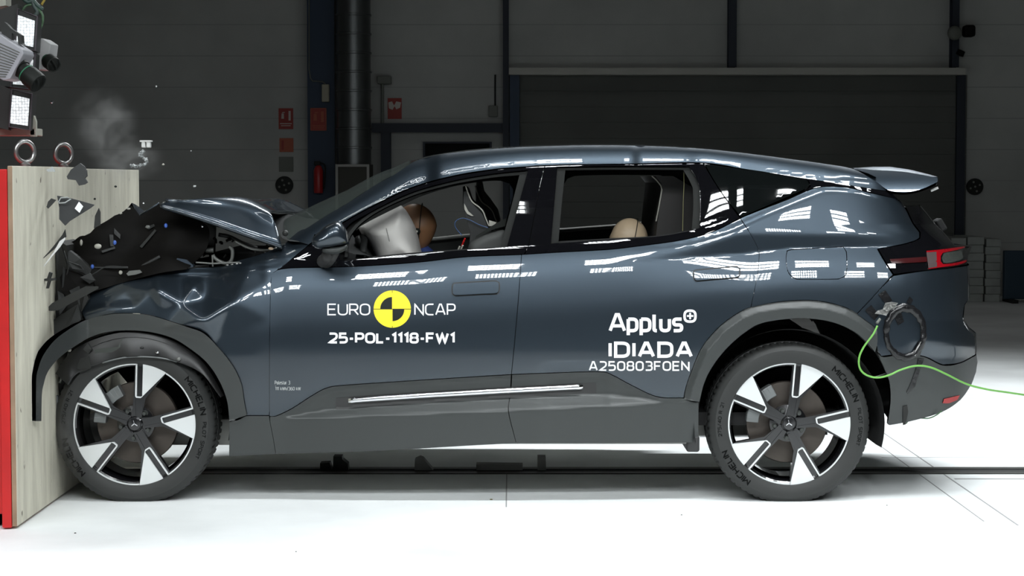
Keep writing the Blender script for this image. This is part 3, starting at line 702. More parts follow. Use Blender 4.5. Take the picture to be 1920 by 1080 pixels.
# wheel houses
for c, a0, a1, nm in ((C_R, -.25, math.pi+.2, 'wheel_house'), (C_F, -.2, math.pi*.72, 'wheel_house')):
    for mir in (0, 1):
        b = MB(); b.lathe([(.435,-.13),(.425,-.05),(.425,.30),(.40,.34),(.04,.34)], c, 'y', 40, a0=a0, a1=a1)
        if mir: b.v = [(x, 2*YC-y, z) for x, y, z in b.v]
        b.build(nm, M_VOID, car)
# ------------------------------------------------------------------ lettering drawn with strokes
def rc(pts, closed=False):
    """pts (x,y[,r]) -> polyline with rounded corners"""
    n = len(pts); out = []
    for i, p in enumerate(pts):
        r = p[2] if len(p) > 2 else 0
        if r == 0 or (not closed and i in (0, n-1)): out.append((p[0], p[1])); continue
        a = Vector(pts[i-1][:2]); b = Vector(p[:2]); c = Vector(pts[(i+1) % n][:2])
        d1 = (a-b); d2 = (c-b); r1 = min(r, d1.length*.5 if len(pts[i-1]) > 2 else d1.length); r2 = min(r, d2.length*.5 if len(pts[(i+1) % n]) > 2 else d2.length)
        s = b+d1.normalized()*r1; e = b+d2.normalized()*r2
        for k in range(7):
            t = k/6; q = s*(1-t)**2+b*2*t*(1-t)+e*t*t; out.append((q.x, q.y))
    if closed: out.append(out[0])
    return out
def G(w, *strokes): return (w, [rc(s[1:], True) if s[0] == 'c' else rc(s) for s in strokes])
w = .62
FONT = {
 'A': G(.72, [(0,0),(.30,1),(.42,1),(.72,0)], [(.11,.30),(.61,.30)]),
 'B': G(w, [(0,0),(0,1),(w-.03,1,.22),(w-.03,.52,.2),(0,.52)], [(0,.52),(w,.52,.22),(w,0,.22),(0,0)]),
 'C': G(w, [(w,1),(0,1,.34),(0,0,.34),(w,0)]),
 'D': G(.66, ['c',(0,0)[0:2],(0,1),(.66,1,.34),(.66,0,.34)][1:] + [(0,0)]) if False else (.66, [rc([(0,0),(0,1),(.66,1,.34),(.66,0,.34),(0,0)])]),
 'E': G(.58, [(.58,1),(0,1),(0,0),(.58,0)], [(0,.52),(.52,.52)]),
 'F': G(.56, [(.56,1),(0,1),(0,0)], [(0,.5),(.5,.5)]),
 'H': G(w, [(0,0),(0,1)], [(w,0),(w,1)], [(0,.5),(w,.5)]),
 'I': G(.0, [(0,0),(0,1)]),
 'L': G(.5, [(0,1),(0,0),(.5,0)]),
 'M': G(.8, [(0,0),(0,1),(.4,.35),(.8,1),(.8,0)]),
 'N': G(.66, [(0,0),(0,1),(.66,0),(.66,1)]),
 'O': (.68, [rc([(0,0,.34),(0,1,.34),(.68,1,.34),(.68,0,.34)], True)]),
 'P': G(.6, [(0,0),(0,1),(.6,1,.25),(.6,.42,.25),(0,.42)]),
 'R': G(.6, [(0,0),(0,1),(.58,1,.24),(.58,.46,.24),(0,.46)], [(.32,.46),(.62,0)]),
 'S': G(.6, [(.58,1),(0,1,.24),(0,.52,.22),(.6,.52,.22),(.6,0,.24),(0,0)]),
 'T': G(.6, [(0,1),(.6,1)], [(.3,1),(.3,0)]),
 'U': G(.66, [(0,1),(0,0,.32),(.66,0,.32),(.66,1)]),
 'V': G(.66, [(0,1),(.33,0),(.66,1)]),
 'W': G(.95, [(0,1),(.24,0),(.475,.95),(.71,0),(.95,1)]),
 'X': G(.6, [(0,1),(.6,0)], [(0,0),(.6,1)]),
 '0': (.64, [rc([(0,0,.32),(0,1,.32),(.64,1,.32),(.64,0,.32)], True)]),
 '1': G(.26, [(0,.80),(.24,1),(.24,0)]),
 '2': G(.6, [(0,1),(.6,1,.28),(.6,.52,.2),(0,.0),(.0,0),(.62,0)]),
 '3': G(.6, [(0,1),(.58,1,.24),(.58,.52,.2),(.2,.52)], [(.2,.52),(.6,.52,.22),(.6,0,.24),(0,0)]),
 '4': G(.62, [(.5,0),(.5,1),(0,.25),(.64,.25)]),
 '5': G(.6, [(.56,1),(.04,1),(.02,.56),(.6,.60,.26),(.6,0,.28),(0,0)]),
 '6': G(.6, [(.5,1),(0,.9,.3),(0,0,.26),(.6,0,.26),(.6,.56,.26),(0,.56)]),
 '7': G(.56, [(0,1),(.56,1),(.2,0)]),
 '8': (.6, [rc([(.02,.53,.2),(.02,1,.24),(.58,1,.24),(.58,.53,.2)], True), rc([(0,.53,.2),(0,0,.24),(.6,0,.24),(.6,.53,.2)], True)]),
 '-': G(.28, [(0,.42),(.28,.42)]), '+': G(.4, [(0,.45),(.4,.45)], [(.2,.25),(.2,.65)]), '/': G(.4, [(0,-.1),(.4,1.1)]), ' ': G(.3),
 'p': G(.5, [(0,.72),(0,-.28)], [(0,.72),(.5,.72,.26),(.5,0,.26),(0,0)]),
 'l': G(.14, [(0,1),(0,0,.12),(.16,0)]),
 'u': G(.5, [(0,.72),(0,0,.24),(.5,0,.24),(.5,.72)]), 's': G(.46, [(.46,.72),(0,.72,.18),(0,.36,.16),(.46,.36,.16),(.46,0,.2),(0,0)]),
 'o': (.46, [rc([(0,0,.22),(0,.7,.22),(.46,.7,.22),(.46,0,.22)], True)]), 'e': G(.46, [(0,.36),(.46,.36),(.46,.7,.2),(0,.7,.2),(0,0,.2),(.44,0)]),
 't': G(.3, [(.1,.95),(.1,0,.12),(.3,0)], [(-.04,.7),(.3,.7)]), 'a': G(.44, [(.03,.7),(.44,.7,.18),(.44,0)], [(.44,.4),(0,.4,.16),(0,0,.16),(.44,0)]),
 'r': G(.28, [(0,.7),(0,0)], [(0,.6),(.1,.7),(.28,.7)]), 'k': G(.42, [(0,1),(0,0)], [(.4,.7),(0,.3)], [(.14,.4),(.42,0)]), 'h': G(.44, [(0,1),(0,0)], [(0,.68),(.44,.7,.2),(.44,0)]),
}
def ribbon(pl, t):
    """2-D polyline -> quads of width t with mitred joints"""
    n = len(pl); closed = n > 2 and abs(pl[0][0]-pl[-1][0])+abs(pl[0][1]-pl[-1][1]) < 1e-9
    pts = [Vector(p) for p in (pl[:-1] if closed else pl)]
    q = [pts[0]]
    for p in pts[1:]:
        if (p-q[-1]).length > 1e-5: q.append(p)
    if closed and (q[-1]-q[0]).length < 1e-5: q.pop()
    pts = q; n = len(pts); L = []; R = []
    for i in range(n):
        a = pts[i-1] if (closed or i > 0) else None; b = pts[(i+1) % n] if (closed or i < n-1) else None
        d1 = (pts[i]-a).normalized() if a is not None else (b-pts[i]).normalized()
        d2 = (b-pts[i]).normalized() if b is not None else d1
        n1 = Vector((-d1.y, d1.x)); n2 = Vector((-d2.y, d2.x)); m = n1+n2
        m = m.normalized() if m.length > 1e-4 else n1; k = 1/max(.5, m.dot(n1))
        L.append(pts[i]+m*t/2*k); R.append(pts[i]-m*t/2*k)
    fs = [(i, (i+1) % n) for i in range(n if closed else n-1)]
    return L, R, fs
def text_mesh(s, mapf, h, t, sp=.2, sub=.12, sx=1.0):
    """mapf((x,y)) -> 3-D; h letter height, t stroke (units of h)"""
    mb = MB(); x0 = 0
    for ch in s:
        wd, st = FONT[ch]
        for pl in st:
            pl2 = []
            for i in range(len(pl)-1):
                a = Vector(pl[i]); b = Vector(pl[i+1]); k = max(1, int((b-a).length/sub))
                pl2 += [tuple(a.lerp(b, j/k)) for j in range(k)]
            pl2.append(pl[-1])
            L, R, fs = ribbon([((x0+x*sx), y) for x, y in pl2], t)
            vs = [mapf((p.x*h, p.y*h)) for p in L]+[mapf((p.x*h, p.y*h)) for p in R]; n = len(L)
            mb.add(vs, [(i, j, n+j, n+i) for i, j in fs])
        x0 += wd*sx + sp
    return mb, (x0-sp)*h
def text_px(s, x, y, h, t, m, parent, width=None, sp=.2, slope=0.0, off=-0.0022, name='lettering', sx=1.0):
    """letters stuck on the bodywork; (x,y) = left end of the baseline, in traced pixels"""
    if width:
        gw = sum(FONT[c][0] for c in s); nl = len(s)-1
        sx = (width/h-nl*sp)/gw
    def mp(p):
        u = x+p[0]; v = y-p[1]+slope*p[0]; return tuple(PV(u, v, DF(u, v)+off))
    mb, _ = text_mesh(s, mp, h, t, sp, sx=sx); return mb.build(name, m, parent, fix=False)
def part(nm, k=0):
    return [o for o in COL.objects if o.name.split('.')[0] == nm and o.parent == car][k]
fd = part('front_door'); rd = part('rear_door')
text_px('EURO', 615, 590, 19.5, .135, M_WHITE, fd, width=78, sp=.24)
text_px('NCAP', 778, 590, 19.5, .135, M_WHITE, fd, width=75, sp=.24)
text_px('25-POL-1118-FW1', 618, 642, 16.5, .26, M_WHITE, fd, width=233, sp=.34)
text_px('A', 1144, 620, 30, .20, M_WHITE, rd, width=27)
text_px('pplus', 1178, 620, 30, .21, M_WHITE, rd, width=100, sp=.27)
text_px('IDIADA', 1144, 668, 24.5, .25, M_WHITE, rd, width=152, sp=.42)
text_px('A250803FOEN', 1105.5, 694, 15.5, .19, M_WHITE, rd, width=186, sp=.34)
def flat_px(polys, m, parent, name, off=-0.0022):
    mb = MB()
    for pl in polys:
        vv, ff, _ = tri_poly(pl, (), 9); mb.add([tuple(PV(a, b, DF(a, b)+off)) for a, b in vv], [tuple(f) for f in ff])
    return mb.build(name, m, parent, fix=False)
def disc(cx, cy, r, a0=0, a1=360, n=64, inner=False):
    pts = [(cx+r*math.cos(math.radians(a0+(a1-a0)*i/n)), cy-r*math.sin(math.radians(a0+(a1-a0)*i/n))) for i in range(n+(0 if a1-a0 == 360 else 1))]
    return pts if a1-a0 == 360 else pts+[(cx, cy)]
flat_px([disc(735.5, 579.5, 35)], M_YEL, fd, 'marker_disc', -0.0018)
flat_px([disc(735, 579, 22, 90, 180, 24), disc(736, 580, 22, 270, 360, 24)], M_SBLK, fd, 'marker_quadrant', -0.0026)
flat_px([[(735,544.5),(736,544.5),(736,614.5),(735,614.5)],[(700.5,579),(770.5,579),(770.5,580),(700.5,580)]], M_SBLK, fd, 'marker_cross', -0.0024)
sq = rc([(1283.5,582.5,9),(1304,582.5,9),(1304,603,9),(1283.5,603,9)], True)
L_, R_, f_ = ribbon(sq, 4.6); mb = MB()
mb.add([tuple(PV(p.x, p.y, DF(p.x, p.y)-.0022)) for p in L_+R_], [(i, j, len(L_)+j, len(L_)+i) for i, j in f_]); mb.build('logo_ring', M_WHITE, rd, fix=False)
flat_px([[(1288,590.8),(1300,590.8),(1300,594.2),(1288,594.2)],[(1292.3,586.5),(1295.7,586.5),(1295.7,598.5),(1292.3,598.5)]], M_WHITE, rd, 'logo_plus')
M_GREYL = mat('grey_sticker', (0.42,0.44,0.44), 0.5)
text_px('Polestar 3', 515.5, 720.5, 6.2, .15, M_GREYL, fd, width=28)
text_px('111 kWh/360 kW', 516.5, 731.5, 5.6, .16, M_GREYL, fd, width=47)
text_px('-', 516, 726, 5, .14, M_GREYL, fd)
# lettering on the tyres
def tyre_text(w, c, s, r, ang, h, t=.17):
    """letters along the sidewall, tops outward, centred at clock angle ang (deg, clockwise from the top)"""
    _, W0 = text_mesh(s, lambda p: (0,0,0), h, t, .34, sx=1.4)
    def mp(p):
        a = math.radians(ang)+(p[0]-W0/2)/r; q = r+p[1]-h/2
        return (c[0]+q*math.sin(a), c[1]-.1375-.0072, c[2]+q*math.cos(a))
    mb, _ = text_mesh(s, mp, h, t, .34, sx=1.4); mb.build('tyre_lettering', M_TLET, w, fix=False)
for wh, c, o in ((wr, C_R, 0), (wf, C_F, 11)):
    tyre_text(wh, c, 'MICHELIN', .3225, 54+o, .024, .24)
    tyre_text(wh, c, 'PILOT SPORT', .3225, 92+o, .015)
    tyre_text(wh, c, 'MICHELIN', .3225, 231+o, .024, .24)
    tyre_text(wh, c, '275/40 R 21', .320, 274+o, .014)
# ------------------------------------------------------------------ crash barrier
M_PLY = None
def plywood():
    m = bpy.data.materials.new('worn_plywood'); m.use_nodes = True; nt = m.node_tree; b = nt.nodes['Principled BSDF']
    tc = nt.nodes.new('ShaderNodeTexCoord'); mp = nt.nodes.new('ShaderNodeMapping'); mp.inputs['Scale'].default_value = (6,6,1.0)
    n = nt.nodes.new('ShaderNodeTexNoise'); n.inputs['Scale'].default_value = 1.6; n.inputs['Detail'].default_value = 8; n.inputs['Roughness'].default_value = .65
    cr = nt.nodes.new('ShaderNodeValToRGB'); e = cr.color_ramp.elements
    e[0].position = .30; e[0].color = (.50,.47,.38,1); e[1].position = .62; e[1].color = (.74,.71,.59,1)
    n2 = nt.nodes.new('ShaderNodeTexNoise'); n2.inputs['Scale'].default_value = 14; n2.inputs['Detail'].default_value = 2
    cr2 = nt.nodes.new('ShaderNodeValToRGB'); e = cr2.color_ramp.elements; e[0].position = .245; e[0].color = (.25,.22,.19,1); e[1].position = .29; e[1].color = (1,1,1,1)
    mx = nt.nodes.new('ShaderNodeMix'); mx.data_type = 'RGBA'; mx.blend_type = 'MULTIPLY'; mx.inputs[0].default_value = 1
    nt.links.new(tc.outputs['Object'], mp.inputs[0]); nt.links.new(mp.outputs[0], n.inputs['Vector']); nt.links.new(n.outputs['Fac'], cr.inputs[0])
    nt.links.new(tc.outputs['Object'], n2.inputs['Vector']); nt.links.new(n2.outputs['Fac'], cr2.inputs[0])
    nt.links.new(cr.outputs[0], mx.inputs[6]); nt.links.new(cr2.outputs[0], mx.inputs[7]); nt.links.new(mx.outputs[2], b.inputs['Base Color'])
    b.inputs['Roughness'].default_value = .7; return m
M_PLY = plywood()
M_RED = mat('red_steel', (0.55, 0.014, 0.014), 0.4, vary=.25, vscale=6)
M_PLYE = mat('plywood_edge', (0.30,0.20,0.13), 0.7, vary=.5, vscale=9)
YN, YF, ZB, ZT = -0.69, 2.17, 0.012, 1.527
bar = empty('crash_barrier', (BX-.5, 0.74, 0), 'red steel crash block faced with worn plywood sheets at the left edge', 'barrier')
ym = YN + (YF-YN)*0.503
mb = MB(); mb.bevbox((BX-.022,YN,ZB),(BX,ym-.0015,ZT),.002); mb.build('plywood_sheet', M_PLY, bar)
mb = MB(); mb.bevbox((BX-.022,ym+.0015,ZB),(BX,YF,ZT-.006),.002); mb.build('plywood_sheet', M_PLY, bar)
mb = MB(); mb.box((BX-.021,YN-.004,ZB),(BX-.002,YN-.0005,ZT-.001)); mb.build('plywood_edge', M_PLYE, bar)
mb = MB(); mb.bevbox((BX-.062,YN-.012,ZB-.005),(BX-.023,YF,ZT-.014),.003); mb.bevbox((BX-.8,YN+.02,.06),(BX-.063,YF,ZT-.035),.006); mb.build('steel_block', M_RED, bar)
mb = MB(); mb.box((BX-.75,YN+.06,0),(BX-.1,YF-.05,.06)); mb.build('foot', M_VOID, bar)
ro = random.Random(3)
for x, y in ((-2.155,-0.17),(-2.155,0.60)):
    cz = ZT+.045
    e = empty('lifting_eye', (x, y, ZT), 'steel lifting eye bolt on the barrier top, %s' % ('the left one' if y < 0 else 'the right one by the large shard'), 'eye bolt', 'lifting eyes on the barrier')
    e.location.z = ZT
    mb = MB(); mb.tube([(x+.043*math.cos(a)*.80, y+.043*math.cos(a)*.6, cz+.02+.046*math.sin(a)) for a in [2*math.pi*i/28 for i in range(28)]], .0105, 12, closed=True); mb.build('ring', M_STEEL, e, True)
    mb = MB(); mb.lathe([(.0005,-.012),(.024,-.012),(.024,0.0),(.012,.012),(.001,.014)], (x, y, ZT+.010), 'z', 20); mb.build('collar', M_STEEL, e, True, sharp=30)

# ------------------------------------------------------------------ bonnet, folded up in the middle
def q3(a, b, c, t):
    return a*((1-t)*(1-2*t)) + b*(4*t*(1-t)) + c*(t*(2*t-1)) if False else a*(1-t)**2+b*2*t*(1-t)+c*t*t
def bonnet():
    nn = 26; mm = 24; rows = []
    near = spline([P(300,384,.10),P(345,397,.08),(P(400,415,.07)),P(465,438,.07),P(528,459,.08)], 8); near = [near[int(round(i*(len(near)-1)/nn))] for i in range(nn+1)]
    crest = spline([P(318,379,.16),P(365,372.5,.18),P(415,369.5,.22),P(460,373.5,.26),P(508,398,.21)], 8); crest = [crest[int(round(i*(len(crest)-1)/nn))] for i in range(nn+1)]
    for i in range(nn+1):
        a, m_ = near[i], crest[i]; far = Vector((a.x+.06, 2*YC-a.y, a.z-.05)); c2 = Vector((m_.x+.03, 2*YC-m_.y, m_.z-.03)); mid = Vector(((m_.x+c2.x)/2-.02, YC, m_.z-.012))
        pr = spline([a, a.lerp(m_, .5)+Vector((0,0,.012)), m_, m_.lerp(mid, .5)+Vector((0,0,.0)), mid, mid.lerp(c2, .5), c2, far], 4)
        rows.append(pr)
    mb = MB(); mb.grid(rows)
    # folded hem along the near edge
    o = mb.build('bonnet', M_PAINT, car, True); sol = o.modifiers.new('thickness', 'SOLIDIFY'); sol.thickness = .012; sol.offset = -1
    hem = [[p, p+Vector((.001,.003,-.014)), p+Vector((.0,.05,-.020))] for p in near]
    mb = MB(); mb.grid(hem); h = mb.build('bonnet_hem', M_PAINT, o, True); s2 = h.modifiers.new('thickness', 'SOLIDIFY'); s2.thickness = .003
    return o
bon = bonnet()
# front half of the bonnet: torn dark inner panel pushed up against the barrier
def DB(u, v):
    u = np.asarray(u, float); v = np.asarray(v, float)
    return .20 + .02*np.sin(u*.045+v*.02) - .0016*(v-470) + .012*np.sin(v*.07)
torn = [(112,470,1),(122,462),(138,452,1),(150,443),(160,442,1),(168,438),(180,425,1),(200,414),(215,404,1),(221,402),(232,396,1),(240,389),(247,386,1),(254,393),(262,405,1),(278,394),(297,381.5,1),(304,386),(330,396),(372,410,1),(392,430),(385,470),(350,505,1),(300,512),(230,530),(170,548),(125,560,1),(112,520)]
bi = panel('bonnet_inner_panel', torn, M_DARK, car, dfun=DB, gap=0, thick=.004, grid=6, step=5, cap=True)
rows = []
for (u, v) in [(122,463),(160,443),(200,415),(232,397),(247,387.5),(262,406.5),(280,394.5),(299,383)]:
    a = P(u, v, float(DB(u, v))); rows.append([a + Vector((.05*t, t*1.35, -.05*t + .02*math.sin(t*9+u))) for t in [0,.05,.1,.2,.35,.5,.65,.8,.95,1.1]])
mb = MB(); mb.grid(rows); mb.build('bonnet_front_skin', M_PAINT, car, True)
mb = MB()
mb.tube([P(263,403,.17),P(280,392,.16),P(298,381,.13)], .004); mb.build('bonnet_edge', M_PAINT, bon, True)
# pale studs, clips and brackets in the engine bay
M_BLUE = mat('blue_clip', (0.05,0.12,0.45), 0.4)
def blob(name, u, v, D, ru, rv, m, parent=None, th=.008):
    mb = MB(); c = P(u, v, D); s = 1/413.0
    mb.lathe([(.0005,-th),(.6,-th*.8),(.9,-th*.4),(1,0),(.9,.01)], (0,0,0), 'y', 14)
    mb.v = [(c.x+x*ru*s, c.y+y, c.z+z*rv*s) for x, y, z in mb.v]
    return mb.build(name, m, parent or car, True)
blob('plug', 183.5,462,.12,7,5,M_PALE); blob('plug', 152,455,.12,2.5,6,M_PALE); blob('plug', 226,511,.10,3.5,4,M_PALE); blob('plug', 241,391.5,.14,3.5,2,M_PALE); blob('plug', 226,400,.14,3,2,M_PALE)
for u, v in ((215,455),(173,500),(311,423)): 
    blob('clip', u, v, .12, 3.2, 4.5, M_BLUE); 
def strap(name, pts, D, wpx, m, r=None):
    """bracket: flat bar following traced points at depth D"""
    pp = [P(u, v, D if not isinstance(D, (list, tuple)) else D[i]) for i, (u, v) in enumerate(pts)]
    mb = MB(); mb.tube(spline(pp, 5), wpx/2/413.0, 8); return mb.build(name, m, car, True)
M_BRK = mat('grey_bracket', (0.16,0.165,0.155), 0.4, 0.3)
mb = MB(); mb.prism([P(u,v,.42) for u,v in [(350,433),(364,411),(379,419),(372,427),(358,432),(348,438)]], (0,.02,0)); mb.build('bracket', M_BRK, car)
mb = MB(); mb.prism([P(u,v,.62) for u,v in [(385,410),(404,425),(402,478),(360,478),(352,458),(372,440)]], (0,.03,0)); mb.build('liner', mat('bay_grey', (0.05,0.05,0.046), .6), car)
strap('hose', [(430,462),(436,470),(434,488),(424,494),(412,490),(403,484),(399,478)], .22, 7, M_BRK)
strap('hose', [(386,468),(392,469),(401,469)], .3, 11, M_BRK)
strap('hose', [(365,440),(374,446),(380,459),(392,462)], .4, 5, M_DARK)
strap('brace', [(410,440),(430,444),(455,456),(482,466)], .36, 8, M_DKGR)
strap('brace', [(367,492),(385,493),(398,494),(420,493),(450,492)], .16, 3.5, M_BRK)
strap('brace', [(398,478),(399,500)], .16, 3, M_BRK)
mb = MB(); mb.prism([P(u,v,.17) for u,v in [(332,484),(350,487),(362,497),(362,501),(335,501),(328,492)]], (0,.06,0)); mb.build('washer_bottle', mat('slate_part', (0.03,0.045,0.065), .4), car)
strap('brace', [(240,512),(258,498),(280,480),(300,470)], .22, 9, M_DKGR)
strap('brace', [(265,500),(285,489),(300,481)], .16, 6, M_DKGR)
mb = MB(); mb.prism([P(u,v,.09) for u,v in [(237,513),(242,508),(262,506),(266,511),(254,515),(240,517)]], (0,.01,0)); mb.build('bracket', M_BRK, car)
strap('hinge', [(440,452),(470,466),(500,470),(520,466)], .18, 5, M_BRK)
blob('buffer', 508,466,.10,5,3,mat('tan_rubber',(0.32,0.24,0.17),.6))
for i in range(4): blob('bolt_head', 426+i*9-(3 if i>2 else 0), 497-i*1.2, .02, 3, 1.6, M_STEEL)
mb = MB(); mb.box((P(395,0,0).x*0+P(395,480,.5).x, .45, .80), (P(525,480,.5).x, 1.55, 1.12)); mb.box((-1.70,.5,.6),(-1.25,1.45,1.02)); mb.build('bulkhead', M_VOID, car)
rb = random.Random(21)
for i in range(12):
    u = 378+11*i; v = 452+rb.uniform(-6,30); 
    if v > 492-.25*(u-400): v = 470
    a = rb.uniform(0, 3.1); L = rb.uniform(6, 15)
    strap(['brace','hose','clamp'][i % 3], [(u,v),(u+L*.5*math.cos(a)+2,v+L*.5*math.sin(a)-2),(u+L*math.cos(a),v+L*math.sin(a))], rb.uniform(.3,.5), rb.uniform(2,6), [M_DKGR, M_BRK, M_DARK][i % 3] if i % 4 else M_DKGR)
for q in ([(190,470),(215,462),(216,466),(192,474)],[(150,500),(240,501),(240,503),(150,502)],[(262,462),(290,430),(293,433),(266,465)],[(225,448),(214,438),(214,428),(226,440)],[(275,426),(288,420),(290,424),(279,430)],[(205,440),(212,440),(214,462),(207,462)]):
    mb = MB(); mb.prism([P(a, b, float(DB(a, b))-.012) for a, b in q], (0,.006,0)); mb.build('liner_rib', M_DKGR, bi)
# cowl: ribbed black trough below the windscreen
cw = [(542,452,.10),(530,447,.20),(517,430,.45),(505,405,.80),(500,394,.985)]
rows = []
for u, v, D in cw:
    a = P(u, v, D); rows.append([a+Vector((.05*k, 0, -.010*k + (.006 if k % 2 else 0))) for k in range(9)])
mir = [[Vector((p.x, 2*YC-p.y, p.z)) for p in r] for r in rows[::-1]][1:]
mb = MB(); mb.grid(rows+mir); mb.build('cowl_grille', mat('cowl_black', (0.010,0.011,0.011), .7, spec=.1), car, True, sharp=20)
blob('nozzle', 535, 437, .12, 6, 6, M_DKGR, th=.02)
# yellow and white test sticker on the far half of the bonnet
def on_bonnet(pts, m, name):
    mb = MB(); mb.prism([P(u, v, D) + Vector((0,-.012,.010)) for u, v, D in pts], (0,0,.001)); mb.build(name, m, bon)
on_bonnet([(402,374.5,.50),(424,372.5,.50),(421,375.5,.47),(404,376.5,.46)], M_WHITE, 'bonnet_sticker')
on_bonnet([(428,376,.44),(446,377,.44),(452,381,.42),(438,385,.38)], M_GREYL, 'bonnet_sticker')
on_bonnet([(420,372.5,.48),(450,375.5,.46),(478,386,.40),(474,386.5,.385),(446,378.5,.43),(424,374.5,.46)], M_YEL, 'bonnet_sticker')

# ------------------------------------------------------------------ debris
def shard(name, pts, D, m, label, cat='debris', th=.006, tilt=0.0, group=None):
    c = pts[0]; cu = sum(p[0] for p in pts)/len(pts); cv = sum(p[1] for p in pts)/len(pts)
    q = [P(p[0], p[1], D + tilt*(p[0]-cu)/413.0) for p in pts]; n = len(q)
    mb = MB(); mb.prism(q, (.1*th, th, 0)); o = mb.build(name, m)
    ce = P(cu, cv, D); me = o.data
    for vtx in me.vertices: vtx.co -= ce
    o.location = ce; tag(o, label, cat, group); return o
M_SHRD = mat('charcoal_shard', (0.035,0.037,0.038), 0.5, vary=.2, vscale=20)
s1 = shard('plastic_shard', [(125,331),(133,318),(150,306),(158,312),(162,320),(163,330),(159,334),(164,342),(158,346),(148,348),(142,338),(127,336)], -.12, M_SHRD, 'largest flying charcoal plastic shard in front of the barrier top, below the farther lifting eye', th=.012)
s2 = shard('plastic_shard', [(107,367),(126,370),(177,384),(170,390),(130,415),(122,423),(111,411),(111,390)], -.10, M_SHRD, 'triangular black plastic shard with a small white label, flying in front of the plywood', tilt=.3)
mb = MB(); mb.prism([Vector(p)-s2.location for p in (P(148,378,-.112),P(156,387,-.110),P(149,399,-.112),P(140,391,-.114))], (0,.001,0)); o = mb.build('white_label', M_WHITE); o.parent = s2
mb = MB(); mb.tube([Vector(p)-s2.location for p in (P(110,378,-.13),P(114,371,-.13),P(126,370,-.13),P(133,373,-.13),P(122,380,-.13),P(111,381,-.13))], .003, 6, closed=True); o = mb.build('clear_strap', M_GREYL, None, True); o.parent = s2
shard('plastic_shard', [(87,388),(90,378),(96,372),(105,375),(97,384),(90,391)], -.12, M_SHRD, 'small leaf shaped black shard left of the triangular shard')
shard('plastic_shard', [(176,428),(178,405),(185,390),(188,398),(188,422)], -.02, M_DKGR, 'tall thin dark shard standing just above the torn bonnet edge')
shard('metal_strip', [(83,497),(100,473),(112,452),(122,445),(122,449),(112,464),(95,484),(82,500)], -.2, mat('splinter_shine',(.75,.75,.75),.3), 'long bright metal splinter flying low left in front of the plywood', th=.004)  # non-metal white: the metal's shine is put into the base colour
shard('metal_strip', [(78,487),(100,462),(117,440),(122,430),(124,444),(112,457),(98,470)], -.16, M_DKGR, 'dull dark splinter lying against the bright metal splinter')
shard('trim_strip', [(84,582),(98,568),(160,537),(184,537),(184,541),(170,549),(108,582),(96,583)], -.08, M_DKGR, 'long dark trim blade torn off and lying on the front wing', tilt=-.1)
shard('glass_chip', [(86,318),(94,316),(97,312),(102,318),(103,322),(90,322)], -.15, M_GREYL, 'clear plastic chip flying near the top left of the plywood')
e = shard('metal_bracket', [(79,523),(88,522),(92,510),(97,512),(94,522),(104,521),(104,525),(94,527),(90,541),(86,541),(89,527),(79,527)], -.15, M_DKGR, 'cross shaped grey metal bracket flying before the plywood above the wheel arch', th=.015)
# tumbling white clip above the barrier corner
cl = empty('connector_clip', P(274,268,.3), 'white plastic connector tumbling in the air above the barrier corner', 'debris')
mb = MB(); mb.bevbox((-.028,-.02,.004),(.028,.02,.012),.003); mb.bevbox((-.020,-.015,-.022),(-.002,.015,.005),.003); mb.bevbox((.003,-.015,-.022),(.022,.015,.005),.003)
mb.v = [tuple(Vector(p)+cl.location) for p in mb.v]; mb.build('clip_body', mat('clip_white',(0.7,0.7,0.68),.4), cl)
ro = random.Random(11); pts = [P(268,284,.3),P(262,290,.3),P(270,296,.3),P(275,304,.3),P(268,309,.3),P(255,311,.3),P(246,311,.3)]
lc = empty('wire_chain', P(262,315,.3), 'curl of small clear beads and wire hanging in the air on the barrier corner', 'debris')
mb = MB(); mb.tube(spline(pts, 4), .003, 6); mb.build('wire', M_GREYL, lc, True)
for i, p in enumerate(spline(pts, 3)):
    mb = MB(); bm = bmesh.new(); bmesh.ops.create_icosphere(bm, subdivisions=1, radius=.004+.004*ro.random()); mb.add([v.co+p+Vector((ro.uniform(-.006,.006),ro.uniform(-.01,.01),ro.uniform(-.006,.006))) for v in bm.verts], [[q.index for q in f.verts] for f in bm.faces]); bm.free(); mb.build('bead', M_GREYL, lc)
chips = [(293,162,2.2,'pale ring shaped crumb high over the barrier corner',M_GREYL),(97,191,3.0,'bright white sliver below the lower camera lens',M_CHR),(306,308,3.2,'tan crumb right of the barrier corner',M_PALE),(365,349,3,'flat pale crumb above the bonnet fold',M_GREYL),(358,283,1.6,'tiny white crumb high above the bonnet',M_GREYL),(269,381,2,'white crumb at the barrier edge beside the bonnet',M_WHITE),(217,350,3,'black crumb on the upper plywood',M_SBLK),(178,373,3,'black crumb right of the triangular shard',M_SBLK),(31,339,2,'white crumb at the upper left of the plywood',M_WHITE),(138,645,2.4,'metal clip fallen on the front arch',M_STEEL),(131,657,4,'pale clip under the front arch edge',M_PALE),(125,530,2.5,'yellowish pin in the crushed nose',M_PALE),(137,540,2,'small bright screw in the crushed nose',M_STEEL),(379,424,3,'bright curved sliver in the engine bay',M_CHR),(277,425,5,'grey bolt sliver in the crushed engine bay',M_BRK)]
for i, (u, v, r, lb, m) in enumerate(chips):
    D = -.3 if v < 400 and u < 260 else (.03 if v > 500 else .12)
    c = P(u, v, D); mb = MB(); bm = bmesh.new(); bmesh.ops.create_icosphere(bm, subdivisions=1, radius=r/413.0)
    mb.add([Vector((p.co.x*ro.uniform(.6,1.2), p.co.y*.5, p.co.z*ro.uniform(.5,1.2))) for p in bm.verts], [[q.index for q in f.verts] for f in bm.faces]); bm.free()
    o = mb.build('chip', m); o.location = c; tag(o, lb, 'debris', 'crumbs flying from the crash')
